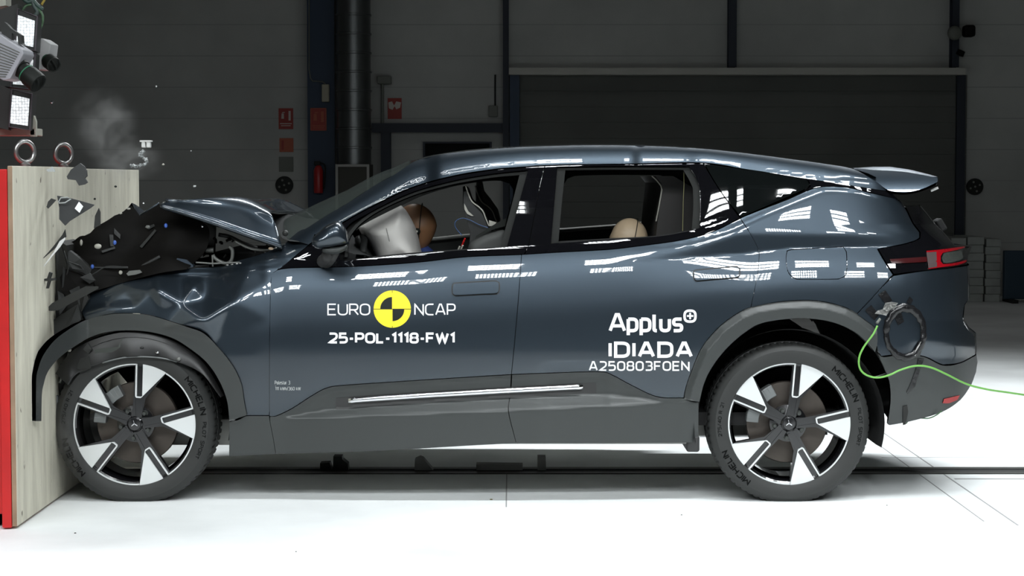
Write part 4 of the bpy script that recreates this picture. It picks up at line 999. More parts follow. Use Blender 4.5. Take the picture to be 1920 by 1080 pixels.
for u, v, r, lb, m in ((141,1000,2.0,'dark crumb on the white floor in front of the front wheel',M_SBLK),(1663,948,1.2,'tiny dark crumb on the white floor right of the rear wheel',M_SBLK),(921,937,3.0,'olive leaf shaped crumb on the floor below the front door edge',mat('olive_crumb',(.12,.10,.02),.6)),(555,1035,1.0,'tiny dark crumb on the white floor near the bottom of the picture',M_SBLK),(1278,966,1.6,'small grey crumb on the white floor left of the rear wheel',M_SHRD)):
    c = floor_pt(u, v); mb = MB(); mb.lathe([(.0005,.003),(r/400*.7,.003),(r/400,.0006),(.0005,.0005)], (0,0,0), 'z', 7); mb.v = [(x, y*1.3, z) for x, y, z in mb.v]; o = mb.build('crumb', m); o.location = c; tag(o, lb, 'debris', 'crumbs on the floor')
# crushed nose: bumper carrier, lamp rags, crash beam, liner pieces
M_RAG = mat('crushed_plastic', (0.017,0.017,0.016), .5, spec=.3, bump=.3, bscale=15)
def rag(name, pts, D, m, th=.02, tilt=0):
    cu = sum(p[0] for p in pts)/len(pts); mb = MB(); rr = random.Random(int(pts[0][0]*7+pts[0][1]))
    q = [P(p[0], p[1], D+tilt*(p[0]-cu)/413.0+rr.uniform(-.012,.012)) for p in pts]; mb.prism(q, (0, th, 0)); return mb.build(name, m, car)
rag('crushed_bumper', [(104,470),(112,452),(124,460),(128,500),(146,530),(160,545),(166,560),(152,586),(155,600),(130,612),(108,622),(106,600),(103,560),(107,520)], .06, M_RAG, .3)
rag('headlamp_remnant', [(112,520),(122,505),(150,512),(172,525),(176,540),(150,545),(128,560),(116,545)], .03, M_DARK, .2, .2)
rag('headlamp_remnant', [(118,480),(130,470),(150,485),(172,505),(165,520),(140,515),(122,505)], .09, M_DKGR, .05, .3)
for q in ([(118,500),(126,512),(122,535),(116,540)],[(128,490),(150,498),(156,506),(136,504)],[(150,520),(168,512),(178,526),(168,532)],[(130,545),(148,536),(152,548),(138,560)],[(108,545),(120,552),(124,575),(112,590)]):
    rag('broken_bracket', q, .02, M_DKGR, .02, .5)
strap('cable', [(112,540),(125,520),(140,508),(160,520),(178,512),(200,500),(240,501)], .06, 2.0, M_DKGR)
strap('cable', [(120,470),(128,500),(122,530),(130,556)], .03, 2.5, M_DKGR)
rag('crash_beam', [(108,600),(152,590),(160,604),(130,620),(106,650),(104,640)], .05, M_DARK, 1.7)
rag('nose_panel', [(100,600),(146,570),(152,600),(126,622),(102,644)], .03, M_DKGR, .02)
# things inside the front wheel arch
rag('arch_liner', [(108,690),(150,655),(170,645),(160,700),(130,720),(124,750),(112,760),(106,720)], .12, M_RAG, .03)
rag('control_box', [(150,672),(166,668),(171,690),(150,700),(144,690)], .002, M_DKGR, .05)
rag('control_box', [(156,655),(164,644),(172,655),(166,664)], .004, M_DKGR, .04)
rag('splash_guard', [(100,740),(108,742),(112,760),(110,800),(100,798),(98,770)], .06, mat('grey_guard',(0.10,0.105,0.11),.5), .02)
strap('link_arm', [(112,718),(122,690),(130,660)], .08, 5, M_BRK)
lin = [(104,700),(122,672),(150,648),(200,629),(250,622),(300,630),(345,650),(385,684),(420,742)]
lout = [(128,722),(140,704),(170,688),(215,674),(250,669),(300,671),(342,682),(382,704),(413,745)]
a_ = spline([P(u, v, .035) for u, v in lin], 4); b_ = spline([P(u, v, .004) for u, v in lout], 4)
mb = MB(); mb.grid([[a.lerp(b, t)+Vector((0, -.006*math.sin(t*math.pi)-.006*math.sin(i*.9)*t, 0)) for t in (0,.2,.4,.6,.8,.92,1)]+[b+Vector((0,.03,0))] for i, (a, b) in enumerate(zip(a_, b_))]); mb.build('sagging_liner', mat('liner_dark',(0.013,0.013,0.013),.4), car, True)
mb = MB(); mb.tube(b_[10:24], .0035, 6); mb.build('liner_lip', mat('liner_lip_grey',(0.16,0.17,0.17),.35), car, True)
blob('plug', 295, 661, .0, 3.6, 2.4, M_CHR); blob('plug', 335, 673, -.002, 4.6, 4, M_BRK); blob('plug', 266, 652, .01, 4, 2, M_DKGR)
def dome():
    mb = MB(); c = P(249, 700, .2)
    rows = []
    for i in range(15):
        a = math.radians(35+i*7.6); rows.append([Vector((C_F[0]+r*math.cos(a), y, C_F[2]+r*math.sin(a))) for r, y in ((.402,.02),(.395,.06),(.385,.14),(.38,.26))])
    mb.grid(rows); return mb.build('arch_liner', mat('liner_grey', (0.045,0.048,0.05), .35), car, True)
dome()
rag('felt_pad', [(176,655),(222,650),(228,634),(250,638),(256,660),(240,666),(180,672)], .012, mat('felt',(0.05,0.055,0.05),.9), .02)
# ------------------------------------------------------------------ back wall of the hall
def PW(u, v, d=0.0): return P(u, v, WY-d)
def wbox(mb, u0, v0, u1, v1, d0, d1, bev=0):
    """box standing out of the back wall by d0..d1, its front face on the traced rectangle"""
    a = PW(u0, v1, d1); b = PW(u1, v0, d1)
    (mb.bevbox if bev else mb.box)((a.x, WY-d1, a.z), (b.x, WY-d0, b.z), *((bev,) if bev else ()))
def wall_thing(name, rects, m, label, cat, bev=0, group=None):
    mb = MB()
    for r in rects: wbox(mb, *r, bev=bev)
    o = mb.build(name, m); tag(o, label, cat, group); return o
def col_thing(name, u0, u1, vt, vb, m, k, d=.18):
    """steel column with flanges; vb None = down to the floor"""
    a = PW(u0, 300, d); b = PW(u1, 300, d); zt = 8.9 if vt is None else PW(u0, vt, d).z; zb = 0.0 if vb is None else PW(u0, vb, d).z
    mb = MB(); t = .012
    mb.box((a.x, WY-d, zb), (b.x, WY-d+t, zt)); mb.box((a.x, WY-t, zb), (b.x, WY-.001, zt)); cx = (a.x+b.x)/2; mb.box((cx-.006, WY-d+t, zb), (cx+.006, WY-t, zt))
    o = mb.build(name, m); o['kind'] = 'structure'; return o
col_thing('trim_1', 577, 628, None, None, M_NAVY, 1, .25)
col_thing('trim_2', 943, 954, None, None, M_NAVD, 2)
col_thing('trim_3', 956, 974, 141, None, M_NAVY, 3, .24)
col_thing('trim_4', 1365, 1380, None, 126, M_NAVD, 4)
col_thing('trim_5', 1783, 1796, None, 126, M_NAVD, 5)
col_thing('trim_6', 714, 732, 248, None, M_NAVD, 6)
def st(name, rects, m):
    mb = MB()
    for r in rects: wbox(mb, *r)
    o = mb.build(name, m); o['kind'] = 'structure'; return o
st('trim_7', [(697,231,958,248,0,.14)], M_NAVD)
st('trim_8', [(954,127,1811,140,0,.30)], mat('pale_header', (0.42,0.42,0.38), .6))
st('trim_9', [(628.5,-60,633,556,0,.05)], mat('grey_post', (0.30,0.30,0.28), .6))
# big roller door: recessed dark opening built as slats
mb = MB(); a = PW(975, 300, 0); b = PW(1810, 300, 0); z1 = PW(1400, 141, 0).z
nsl = 14
for i in range(nsl):
    z0 = z1*i/nsl; mb.box((a.x, WY-.05, z0+.001), (b.x, WY-.006, z1*(i+1)/nsl-.001))
o = mb.build('door_1', M_DOCK); o['kind'] = 'structure'
mb = MB(); wbox(mb, 1790, 141, 1811, 556, .0, .12); o = mb.build('trim_10', M_NAVD); o['kind'] = 'structure'
mb = MB(); wbox(mb, 1540, 200, 1800, 556, .055, .06); 
# window strip in the small bay behind the roof
wp = empty('wall_window', PW(857, 290), 'low dark horizontal window in the pale wall bay behind the car roof', 'window')
mb = MB(); wbox(mb, 797, 269, 918, 292, 0, .03); mb.build('pane', M_GLASS, wp)
mb = MB(); 
for r in ((793,266,922,269,0,.05),(793,292,922,295,0,.05),(793,269,797,292,0,.05),(918,269,922,292,0,.05)): wbox(mb, *r)
mb.build('frame', M_NAVD, wp)
# spiral duct
du = empty('air_duct', (PW(664,300,.4).x, WY-.4, PW(664,308,.4).z), 'ribbed round steel air duct running up the back wall right of the blue column', 'duct')
c = PW(664, 300, .4); rr = (PW(696,300,.4).x-PW(632,300,.4).x)/2; zb = PW(664, 310, .4).z
prof = []; z = zb
while z < 8.9:
    prof += [(rr, z), (rr, z+.20), (rr+.012, z+.205), (rr+.012, z+.225), (rr, z+.23)]; z += .23
mb = MB(); mb.lathe(prof, (c.x, WY-.42, 0), 'z', 40); mb.build('duct_tube', mat('galvanised_dark', (0.16,0.17,0.17), .35, .9), du, True, sharp=40)
mb = MB(); wbox(mb, 700, -60, 697, 556, .0, .02)
hb = empty('duct_grille', PW(660,340,.7), 'framed dark grille box on which the ribbed duct stands', 'grille')
mb = MB(); a = PW(629, 400, .75); b = PW(692, 308, .75); mb.box((a.x,WY-.7,0),(b.x,WY-.05,b.z)); mb.build('grille_panel', mat('grille_dark', (0.05,0.05,0.04), .7), hb)
mb = MB(); t = .03
mb.box((a.x,WY-.73,b.z-t),(b.x,WY-.701,b.z)); mb.box((a.x,WY-.73,.0),(a.x+t,WY-.701,b.z-t)); mb.box((b.x-t,WY-.73,.0),(b.x,WY-.701,b.z-t)); mb.build('frame', mat('frame_grey', (0.35,0.35,0.33), .5), hb)
# signs
M_SIGNR = mat('sign_red', (0.30,0.035,0.025), .6); M_SIGNO = mat('sign_orange', (0.40,0.10,0.05), .6); M_SIGNW = mat('sign_white', (0.55,0.50,0.45), .6); M_SIGNG = mat('sign_grey', (0.15,0.16,0.14), .6)
def sign(u0, v0, u1, v1, d, mb_, mw, label, marks, border=None):
    e = empty('wall_sign', PW((u0+u1)/2, (v0+v1)/2, d), label, 'sign')
    m = MB(); wbox(m, u0, v0, u1, v1, d, d+.008); m.build('plate', mb_, e)
    if border:
        m = MB(); 
        for r in ((u0,v0,u1,v0+1.3),(u0,v1-1.3,u1,v1),(u0,v0,u0+1.3,v1),(u1-1.3,v0,u1,v1)): wbox(m, *r, d+.0081, d+.010)
        m.build('border', border, e)
    for pl in marks:
        m = MB(); q = [PW(u, v, d+.0085) for u, v in pl]; m.prism(q, (0,-.002,0)); m.build('pictogram', mw, e)
    return e
def ext(cu, cv, s=1):
    return [[(cu-3*s,cv-6*s),(cu+3*s,cv-6*s),(cu+3.5*s,cv+8*s),(cu-3.5*s,cv+8*s)],[(cu-2*s,cv-9*s),(cu+5*s,cv-10*s),(cu+6*s,cv-8*s),(cu-1*s,cv-7*s)]]
bars = lambda u0,u1,v: [[(u0,v),(u1,v),(u1,v+1.6),(u0,v+1.6)],[(u0+2,v+4),(u1-2,v+4),(u1-2,v+5.4),(u0+2,v+5.4)]]
sign(522.5,203,549.5,242,.005, M_SIGNR, M_SIGNW, 'dark red fire extinguisher sign on the grey wall left of the blue column', ext(530,217,.7)+[[(541,208),(545,208),(545,226),(541,226)]]+bars(525,547,231))
sign(582,202.5,612,245,.26, M_SIGNR, M_SIGNO, 'red fire extinguisher sign with pale border on the blue column', ext(591,219,.9)+[[(602,209),(607,209),(607,229),(602,229)]]+bars(585,609,235), M_SIGNO)
sign(524,259,550,285,.005, M_SIGNO, M_SIGNR, 'faded orange square sign below the dark red sign', [[(528,263),(532,263),(532,281),(528,281)]])
sign(523,294,550,322,.005, M_SIGNG, M_WALL, 'blank grey square plate below the orange square sign', [])
sign(727,184,753,223,.005, M_SIGNR, M_SIGNW, 'red sign with a white hand shape above the blue beam', [[(728,192),(735,190),(739,198),(743,190),(752,192),(750,202),(743,205),(740,199),(736,206),(729,203)]])
def target(cu, cv, r, label):
    e = empty('target_disc', PW(cu, cv, .02), label, 'target', 'round target discs on the back wall')
    c = PW(cu, cv, .03); R = r/150.
    mb = MB(); mb.lathe([(.0005,-.015),(R*.97,-.015),(R,-.01),(R,.029)], c, 'y', 40); mb.build('disc', M_SBLK, e)
    for k in range(5):
        a = -.35+2*math.pi*k/4 if k < 4 else 0; q = .58*R if k < 4 else 0
        mb = MB(); mb.lathe([(.0005,-.017),(R*.13,-.017),(R*.13,-.0145)], (c.x+q*math.sin(a), c.y, c.z+q*math.cos(a)), 'y', 16); mb.build('dot', M_SIGNG, e)
target(533,347,16.5,'round black target disc with pale dots on the wall left of the blue column')
target(1828,350,15.5,'round black target disc on the wall far right above the spoiler')
# extinguisher
fe = empty('fire_extinguisher', PW(597,365,.36), 'red fire extinguisher hanging on the blue column above the bonnet', 'fire extinguisher')
c = PW(597, 330, .36); R = .058
mb = MB(); zt = PW(597,310,.36).z; zb = PW(597,362,.36).z
mb.lathe([(.001,zb),(R*.9,zb),(R,zb+.02),(R,zt-.06),(R*.6,zt-.01),(.02,zt),(.001,zt)], (c.x,c.y,0), 'z', 24); mb.build('cylinder', mat('extinguisher_red',(0.40,0.02,0.02),.35), fe, True, sharp=40)
mb = MB(); mb.bevbox((c.x-.05,c.y-.02,zt+.0),(c.x+.025,c.y+.02,zt+.05),.006); mb.build('handle', M_SBLK, fe)
mb = MB(); mb.tube(spline([(c.x+.02,c.y,zt+.03),(c.x+.08,c.y-.02,zt),(c.x+.085,c.y-.02,zt-.12),(c.x+.07,c.y-.03,zb+.05)],6), .010, 8); mb.build('hose', M_SBLK, fe, True)
mb = MB(); mb.box((c.x-.02,c.y+R-.004,zb+.1),(c.x+.02,WY-.25,zt-.1)); mb.build('bracket', M_SBLK, fe)
# small boxes and conduit
e = empty('junction_box', PW(610,175,.27), 'pale upright junction box on the blue column above the sign', 'box')
mb = MB(); wbox(mb, 603,158,617,191,.252,.33,.01); mb.build('box_body', mat('box_beige',(0.34,0.32,0.24),.5), e)
mb = MB(); mb.tube([PW(579.5,-30,.27),PW(579.5,130,.27),PW(582,146,.27),PW(586,152,.27),PW(604,153,.27),PW(611,158,.27)], .008, 6); mb.build('conduit', M_SIGNG, e)
e = empty('wall_heater', PW(721,155,.1), 'small square wall box with a pipe below, right of the duct', 'box')
mb = MB(); wbox(mb, 707,142,733,157,.0,.15,.01); mb.build('box_body', M_SIGNG, e)
mb = MB(); mb.tube([PW(717,157,.06),PW(717,232,.06)], .02, 8); mb.build('pipe', M_SIGNG, e)
e = empty('wall_switch', PW(924,207,.05), 'grey switch box with a thin conduit on the wall left of the dark column', 'box')
mb = MB(); wbox(mb, 916,198,933,219,0,.08,.008); mb.build('box_body', M_SIGNG, e)
mb = MB(); mb.tube([PW(928.5,140,.03),PW(928.5,198,.03)], .010, 6); mb.build('conduit', M_SBLK, e)
e = empty('valve', PW(1800,62,.2), 'dark pipe valve on the column at the upper right', 'valve')
mb = MB(); p = PW(1790,62,.25); mb.lathe([(.001,-.06),(.07,-.06),(.09,0),(.07,.06),(.001,.06)], p, 'y', 20); mb.tube([p, PW(1800,62,.25)], .05, 10); mb.build('valve_body', M_SIGNG, e, True)
mb = MB(); mb.bevbox((PW(1801,62).x-.02,WY-.32,PW(0,72).z),(PW(1819,62).x,WY-.15,PW(0,50).z),.03); mb.build('actuator', M_DARK, e)
mb = MB(); mb.tube([PW(1803,95,.2),PW(1799,104,.2)], .05, 10); mb.build('lower_valve', M_DARK, e, True)
# pale wrapped blocks at the right, blue end panel
M_WRAP = mat('wrapped_board', (0.33,0.35,0.33), .6, vary=.35, vscale=6)
bk = [(1782,1812,446,555),(1813,1846,444,555),(1848,1878,448,555)]
for i, (a, b, t, q) in enumerate(bk):
    pa = P(a, t, WY-1.2); pb = P(b, t, WY-1.2); z = pa.z
    e = empty('stacked_boards', ((pa.x+pb.x)/2, WY-.8, 0), ['pale wrapped stack of boards, the leftmost right behind the car tail','pale wrapped stack of boards in the middle of three behind the car','pale wrapped stack of boards beside the blue panel at the right edge'][i], 'stack', 'wrapped stacks behind the car')
    n = 8
    for k in range(n):
        mb = MB(); mb.bevbox((pa.x+.01*(k % 2), WY-1.2, z*k/n+.001), (pb.x-.008*((k+1) % 2), WY-.4, z*(k+1)/n-.001), .008); mb.build('board', M_WRAP, e)
e = empty('blue_panel', (P(1905,500,WY-1.3).x, WY-1.25, 0), 'blue upright panel standing at the far right edge by the wrapped stacks', 'panel')
mb = MB(); a = P(1884,470,WY-1.3); b = P(1960,470,WY-1.3); mb.bevbox((a.x,WY-1.3,.04),(b.x,WY-1.2,a.z),.01); mb.build('board', mat('blue_board',(0.012,0.035,0.06),.5), e)
mb = MB(); mb.box((a.x+.05,WY-1.5,0),(a.x+.12,WY-1.0,.04)); mb.build('foot', M_SBLK, e)
e = empty('trestle', (P(1560,0,WY-1).x, WY-1, 0), 'x', 'x'); bpy.data.objects.remove(e)

# ------------------------------------------------------------------ floor track and seams
yt = floor_pt(960, 884).y
tr = empty('tow_rail', (0, yt, 0), 'long dark steel tow rail let into the floor under the car', 'rail')
for y0, y1, nm, h in ((yt-.10, yt-.04,'rail_flange',.006),(yt+.055, yt+.12,'rail_flange',.006)):
    mb = MB(); mb.box((-2.05,y0,.0005),(7.5,y1,h)); mb.build(nm, mat('rail_steel',(0.09,0.09,0.085),.4,.6), tr)
mb = MB(); mb.box((-2.05,yt-.04,.0004),(7.5,yt+.055,.002)); mb.build('rail_slot', M_VOID, tr)
def seam(k, p, q, w=.006):
    p = Vector(p); q = Vector(q); n = Vector((-(q-p).y, (q-p).x, 0)).normalized()*w/2
    mb = MB(); mb.prism([p-n, q-n, q+n, p+n], (0,0,.0007)); o = mb.build('trim_%d' % k, mat('floor_seam',(0.33,0.33,0.33),.8)); o['kind'] = 'structure'
seam(11, (floor_pt(950,900).x, -.12, .0003), (floor_pt(950,900).x, yt-.10, .0003))
sx_ = floor_pt(1785,900).x
seam(12, (sx_, -.6, .0003), (sx_, 2.9, .0003), .008); seam(13, (floor_pt(1745,905).x, -.5, .0003), (floor_pt(1745,905).x, 2.9, .0003), .006)
yy = floor_pt(1800,898).y; seam(14, (sx_+.02, yy, .0003), (7, yy, .0003), .03)
yy = floor_pt(1800,858).y; seam(15, (sx_-.2, yy, .0003), (7, yy, .0003), .008)
def railpart(pts, m, lb, dy=.08, y=None, nm='rail_bracket'):
    y = yt if y is None else y
    q = [P(u, v, y) for u, v in pts]; mz = min(p.z for p in q)
    for p in q: p.z -= mz-.006
    mb = MB(); mb.prism(q, (0,dy,0)); o = mb.build(nm, m); c = Vector((q[0].x, y, 0))
    for vx in o.data.vertices: vx.co -= c
    o.location = c; tag(o, lb, 'bracket', 'fittings on the tow rail')
railpart([(624,880),(625,854),(641,854),(642,860),(652,868),(653,880)], M_SBLK, 'black upright fitting on the tow rail, nearest the front wheel')
railpart([(777,887),(778,867),(787,863),(793,865),(812,887)], mat('fit_grey',(0.2,0.2,0.19),.6), 'grey wedge shaped plate on the tow rail')
railpart([(893,889),(893,878),(910,878),(980,879),(980,889)], mat('fit_grey2',(0.22,0.22,0.21),.6), 'long flat grey plate on the tow rail below the front door edge')
railpart([(1008,889),(1008,864),(1023,864),(1024,889)], mat('fit_grey',(0.2,0.2,0.19),.6), 'short upright tab with two bolts on the tow rail')
railpart([(600,880),(600,867),(618,866),(622,880)], M_SBLK, 'black round lump left of the upright fitting on the tow rail')
# ------------------------------------------------------------------ puffed shapes: traced outline, inflated both ways from depth D
def pillow(name, poly, D, th, m, parent, grid=5.0, power=.5, flat=1.0, rad=None, back=True, twist=0.0, sharpc=False):
    pl = smooth_poly(poly, 4); vv, ff, bd = tri_poly(pl, (), grid); d = dist_poly(pl, vv[:,0], vv[:,1]); mx = rad or d.max(); t = np.clip(d/mx, 0, 1)
    h = th*(1-(1-t)**2)**power; dd = D + twist*(vv[:,0]-vv[:,0].mean())/413.0
    A = PV(vv[:,0], vv[:,1], dd-h); B = PV(vv[:,0], vv[:,1], dd+h*(flat if back else 0)); n = len(A)
    edge = {i for e in bd for i in e}; vs = [tuple(p) for p in A]; idx = {}
    for i in range(n):
        if i in edge: idx[i] = i
        else: idx[i] = len(vs); vs.append(tuple(B[i]))
    fs = [tuple(f) for f in ff] + [tuple(idx[i] for i in reversed(f)) for f in ff]
    mb = MB(); mb.add(vs, fs); return mb.build(name, m, parent, True)
# door mirrors
ms = pillow('mirror_housing', [(599,434),(611,423),(628,415,1),(639.5,416.5,1),(649,430),(652,440),(655,457,1),(632,464),(606,467),(590,465),(584,455),(587,445)], -.13, .075, M_PAINT, car, power=.45, rad=22, twist=.15)
pillow('mirror_base', [(600,464,1),(630,461),(655,456.5,1),(650,467),(636,475),(616,476),(603,471)], -.125, .055, M_CLAD, ms, rad=8, twist=.15)
mb = MB(); mb.tube([P(616,474,-.10),P(612,483,-.03),P(606,490,.06)], [.028,.026,.03], 12); mb.tube([P(628,474,-.10),P(622,484,-.02),P(612,491,.07)], [.02,.022,.03], 12); mb.build('mirror_stalk', M_RUB, ms, True)
for o in (ms,):
    mirror_tree(o, car)
# ------------------------------------------------------------------ cabin
M_BAG = mat('airbag_fabric', (0.62,0.60,0.57), .75, bump=.1, bscale=40)
ab = pillow('airbag', [(671,427,1),(700,411),(752,385,1),(761,394),(771,410),(781,432),(791,474,1),(791,500,1),(735,503),(712,497,1),(700,470),(684,449)], .46, .19, M_BAG, None, grid=6, power=.5)
tag(ab, 'big white deployed airbag behind the open front side window', 'airbag')
mb = MB(); mb.tube([P(724,428,.40-.12),P(727,440,.26),P(731,456,.28),P(738,474,.33)], .0012, 5); mb.build('seam', M_TRIM, ab)
pillow('wheel_boss', [(665,452),(668,443),(674,440),(681,446),(694,470),(702,485),(690,490),(676,478)], .45, .10, M_DKGR, car)
mb = MB(); c = P(672,470,.45); mb.tube([Vector((c.x+.05*math.sin(a)*.6-.02*math.cos(a), c.y+.18*math.cos(a), c.z+.18*math.sin(a)*.85-.08)) for a in [2*math.pi*i/32 for i in range(32)]], .016, 10, closed=True); mb.build('steering_wheel', M_SEAT, car, True)
rows = []
for k in range(13):
    y = .16+ (2*YC-.32)*k/12; rows.append([Vector((P(u,v,.3).x, y, P(u,v,.3).z)) for u, v in [(560,480),(575,465),(600,452),(625,452),(640,466),(645,500),(650,560)]])
mb = MB(); mb.grid(rows); mb.build('dashboard', M_SEAT, car, True)
mb = MB(); mb.box((-1.25,.12,.34),(1.55,2*YC-.12,.40)); mb.build('cabin_floor', M_VOID, car)
def seat(y0, y1, nm='front_seat', dx=0.0):
    def pr(pts, a, b, m, name, par):
        q = [P(u+dx, v, .3) for u, v in pts]; mb = MB(); n = 7; rows = []
        for k in range(n):
            t = k/(n-1); y = a+(b-a)*t; s = 1-.10*abs(2*t-1)**3; cx = sum(p.x for p in q)/len(q); cz = sum(p.z for p in q)/len(q)
            rows.append([Vector((cx+(p.x-cx)*s, y, cz+(p.z-cz)*s)) for p in q])
        mb.grid(rows, close=True); m_ = len(q); mb.f += [tuple(range(m_-1,-1,-1)), tuple((n-1)*m_+i for i in range(m_))]; mb.mi += [0,0]
        return mb.build(name, m, par, True, sharp=45)
    b = pr([(872,349),(866,350),(866,380),(872,408),(880,432),(878,470),(870,560),(890,600),(935,600),(958,540),(956,480),(940,447),(917,424),(905,396),(882,372),(876,352)], y0, y1, M_SEAT, 'seat_back', car)
    pr([(740,590),(760,572),(870,575),(900,590),(890,640),(760,640),(742,615)], y0, y1, M_SEAT, 'seat_cushion', car)
    mb = MB(); mb.tube(spline([P(u+dx, v, y0-.004) for u, v in [(873,348),(879,366),(886,379),(898,388),(906,397),(911,410),(917,424)]], 4), .0035, 6); mb.build('seat_piping', M_PALE, b, True)
    mb = MB(); mb.prism([P(u+dx, v, y0-.01) for u, v in [(870,381),(873,386),(878,396),(888,405),(884,405),(876,401),(871,393)]], (0,.02,0)); mb.build('seat_trim', M_PALE, b)
    return b
seat(.30, .82); seat(1.15, 1.67, dx=18)
mb = MB(); mb.prism([P(u,v,1.70) for u,v in [(893,340),(905,341),(908,358),(922,375),(934,392),(939,412),(925,412),(915,400),(903,388),(893,372)]], (0,.02,0)); mb.build('pillar_cover', mat('pillar_trim_pale',(0.16,0.165,0.145),.6), car)
mb = MB(); mb.prism([P(u,v,.27) for u,v in [(950,409),(947,424),(925,430),(905,439),(896,444),(890,449),(893,442),(915,428),(935,416)]], (0,.003,0)); mb.build('seat_belt', M_SBLK, car)
mb = MB(); mb.prism([P(u,v,.29) for u,v in [(917,413),(931,417),(926,424),(917,424)]], (0,.02,0)); mb.build('belt_guide', M_PALE, car)
pillow('side_bolster', [(877,470),(882,455),(900,443),(925,434),(945,431),(952,450),(952,480),(930,500),(880,500)], .30, .07, mat('bolster_grey',(0.05,0.052,0.05),.7), car, rad=14)
q = [P(1229+0,330,.4),P(1240,343,.4),P(1233,415,.4),P(1227,470,.4),P(1222,600,.4),P(1350,600,.4),P(1345,430,.4),P(1300,352,.4),P(1262,330,.4)]
mb = MB(); mb.prism(q, (0,1.16,0)); mb.build('rear_seat_back', mat('rear_seat_dark',(0.028,0.026,0.025),.7), car)
mb = MB(); mb.prism([P(u,v,.4) for u,v in [(1090,560),(1230,555),(1230,640),(1090,640)]], (0,1.16,0)); mb.build('rear_seat_cushion', M_SEAT, car)
mb = MB(); mb.tube([P(1222,330,.395),P(1230,337,.395),P(1239,348,.395),P(1241,356,.395),P(1235,390,.395),P(1230,415,.395)], .003, 5); mb.build('seat_piping', M_PALE, car)
wr_ = empty('hanging_wire', P(1281,433,.3), 'thin pale wire hanging straight down in the rear side window', 'wire')
mb = MB(); mb.tube([P(1282,318,.3),P(1282.5,345,.3),P(1281,380,.3),P(1280,433,.3)], .0016, 5); mb.build('strand', mat('wire_yellow',(0.35,0.33,0.15),.5), wr_)
cb = empty('sensor_cable', P(870,430,.28), 'thin blue sensor cable looping in front of the driver seat', 'cable')
mb = MB(); mb.tube(spline([P(u,v,.28) for u,v in [(866,441),(855,428),(853,418),(858,412),(868,409),(882,413),(898,421),(915,427)]],6), .0018, 6); mb.build('strand', mat('cable_blue',(0.04,0.10,0.25),.5), cb)
cb = empty('sensor_plug', P(868,452,.3), 'small bundle of coloured sensor plugs above the front door sill', 'plug')
for i,(u,v,m) in enumerate(((870,452,M_RED),(868,460,M_PALE),(862,462,M_PALE),(872,447,M_RED))):
    mb = MB(); mb.tube([P(u,v,.26),P(u-4,v+9,.27)], .004, 6); mb.build('plug', m, cb)
# ------------------------------------------------------------------ crash test dummies
def head_mesh(c, s, face=-1, lean=0.0):
    """skull with brow, nose, chin and ear; faces -x; s = head height in m"""
    mb = MB(); rows = []; n, mm = 28, 36
    for i in range(n+1):
        th = math.pi*i/n; row = []
        for k in range(mm):
            ph = 2*math.pi*k/mm; x, y, z = math.sin(th)*math.cos(ph), math.sin(th)*math.sin(ph), math.cos(th)
            fx = max(0, -x*(1 if face < 0 else -1)) if face < 0 else max(0, x)
            X = x*.44; Y = y*.36; Z = z*.5
            if z < -.1: X *= 1+.32*z*(1 if x > 0 else .25); Y *= 1+.28*z
            sgn = -1 if face < 0 else 1
            near0 = math.exp(-(y/.18)**2)
            X += sgn*(.085*near0*math.exp(-((z+.22)/.13)**2)*fx + .03*math.exp(-((z-.12)/.12)**2)*fx*math.exp(-(y/.5)**2) + .04*near0*math.exp(-((z+.72)/.14)**2)*fx + .018*math.exp(-(y/.26)**2)*math.exp(-((z+.46)/.05)**2)*fx)
            X -= sgn*.035*fx*math.exp(-((abs(y)-.34)/.14)**2)*math.exp(-((z+.04)/.1)**2)
            row.append(Vector((X, Y, Z)))
        rows.append(row)
    R = Matrix.Rotation(lean, 4, 'Y')
    rows = [[Vector(c)+R @ (p*s) for p in r] for r in rows]
    mb.grid(rows, close=True); return mb, R
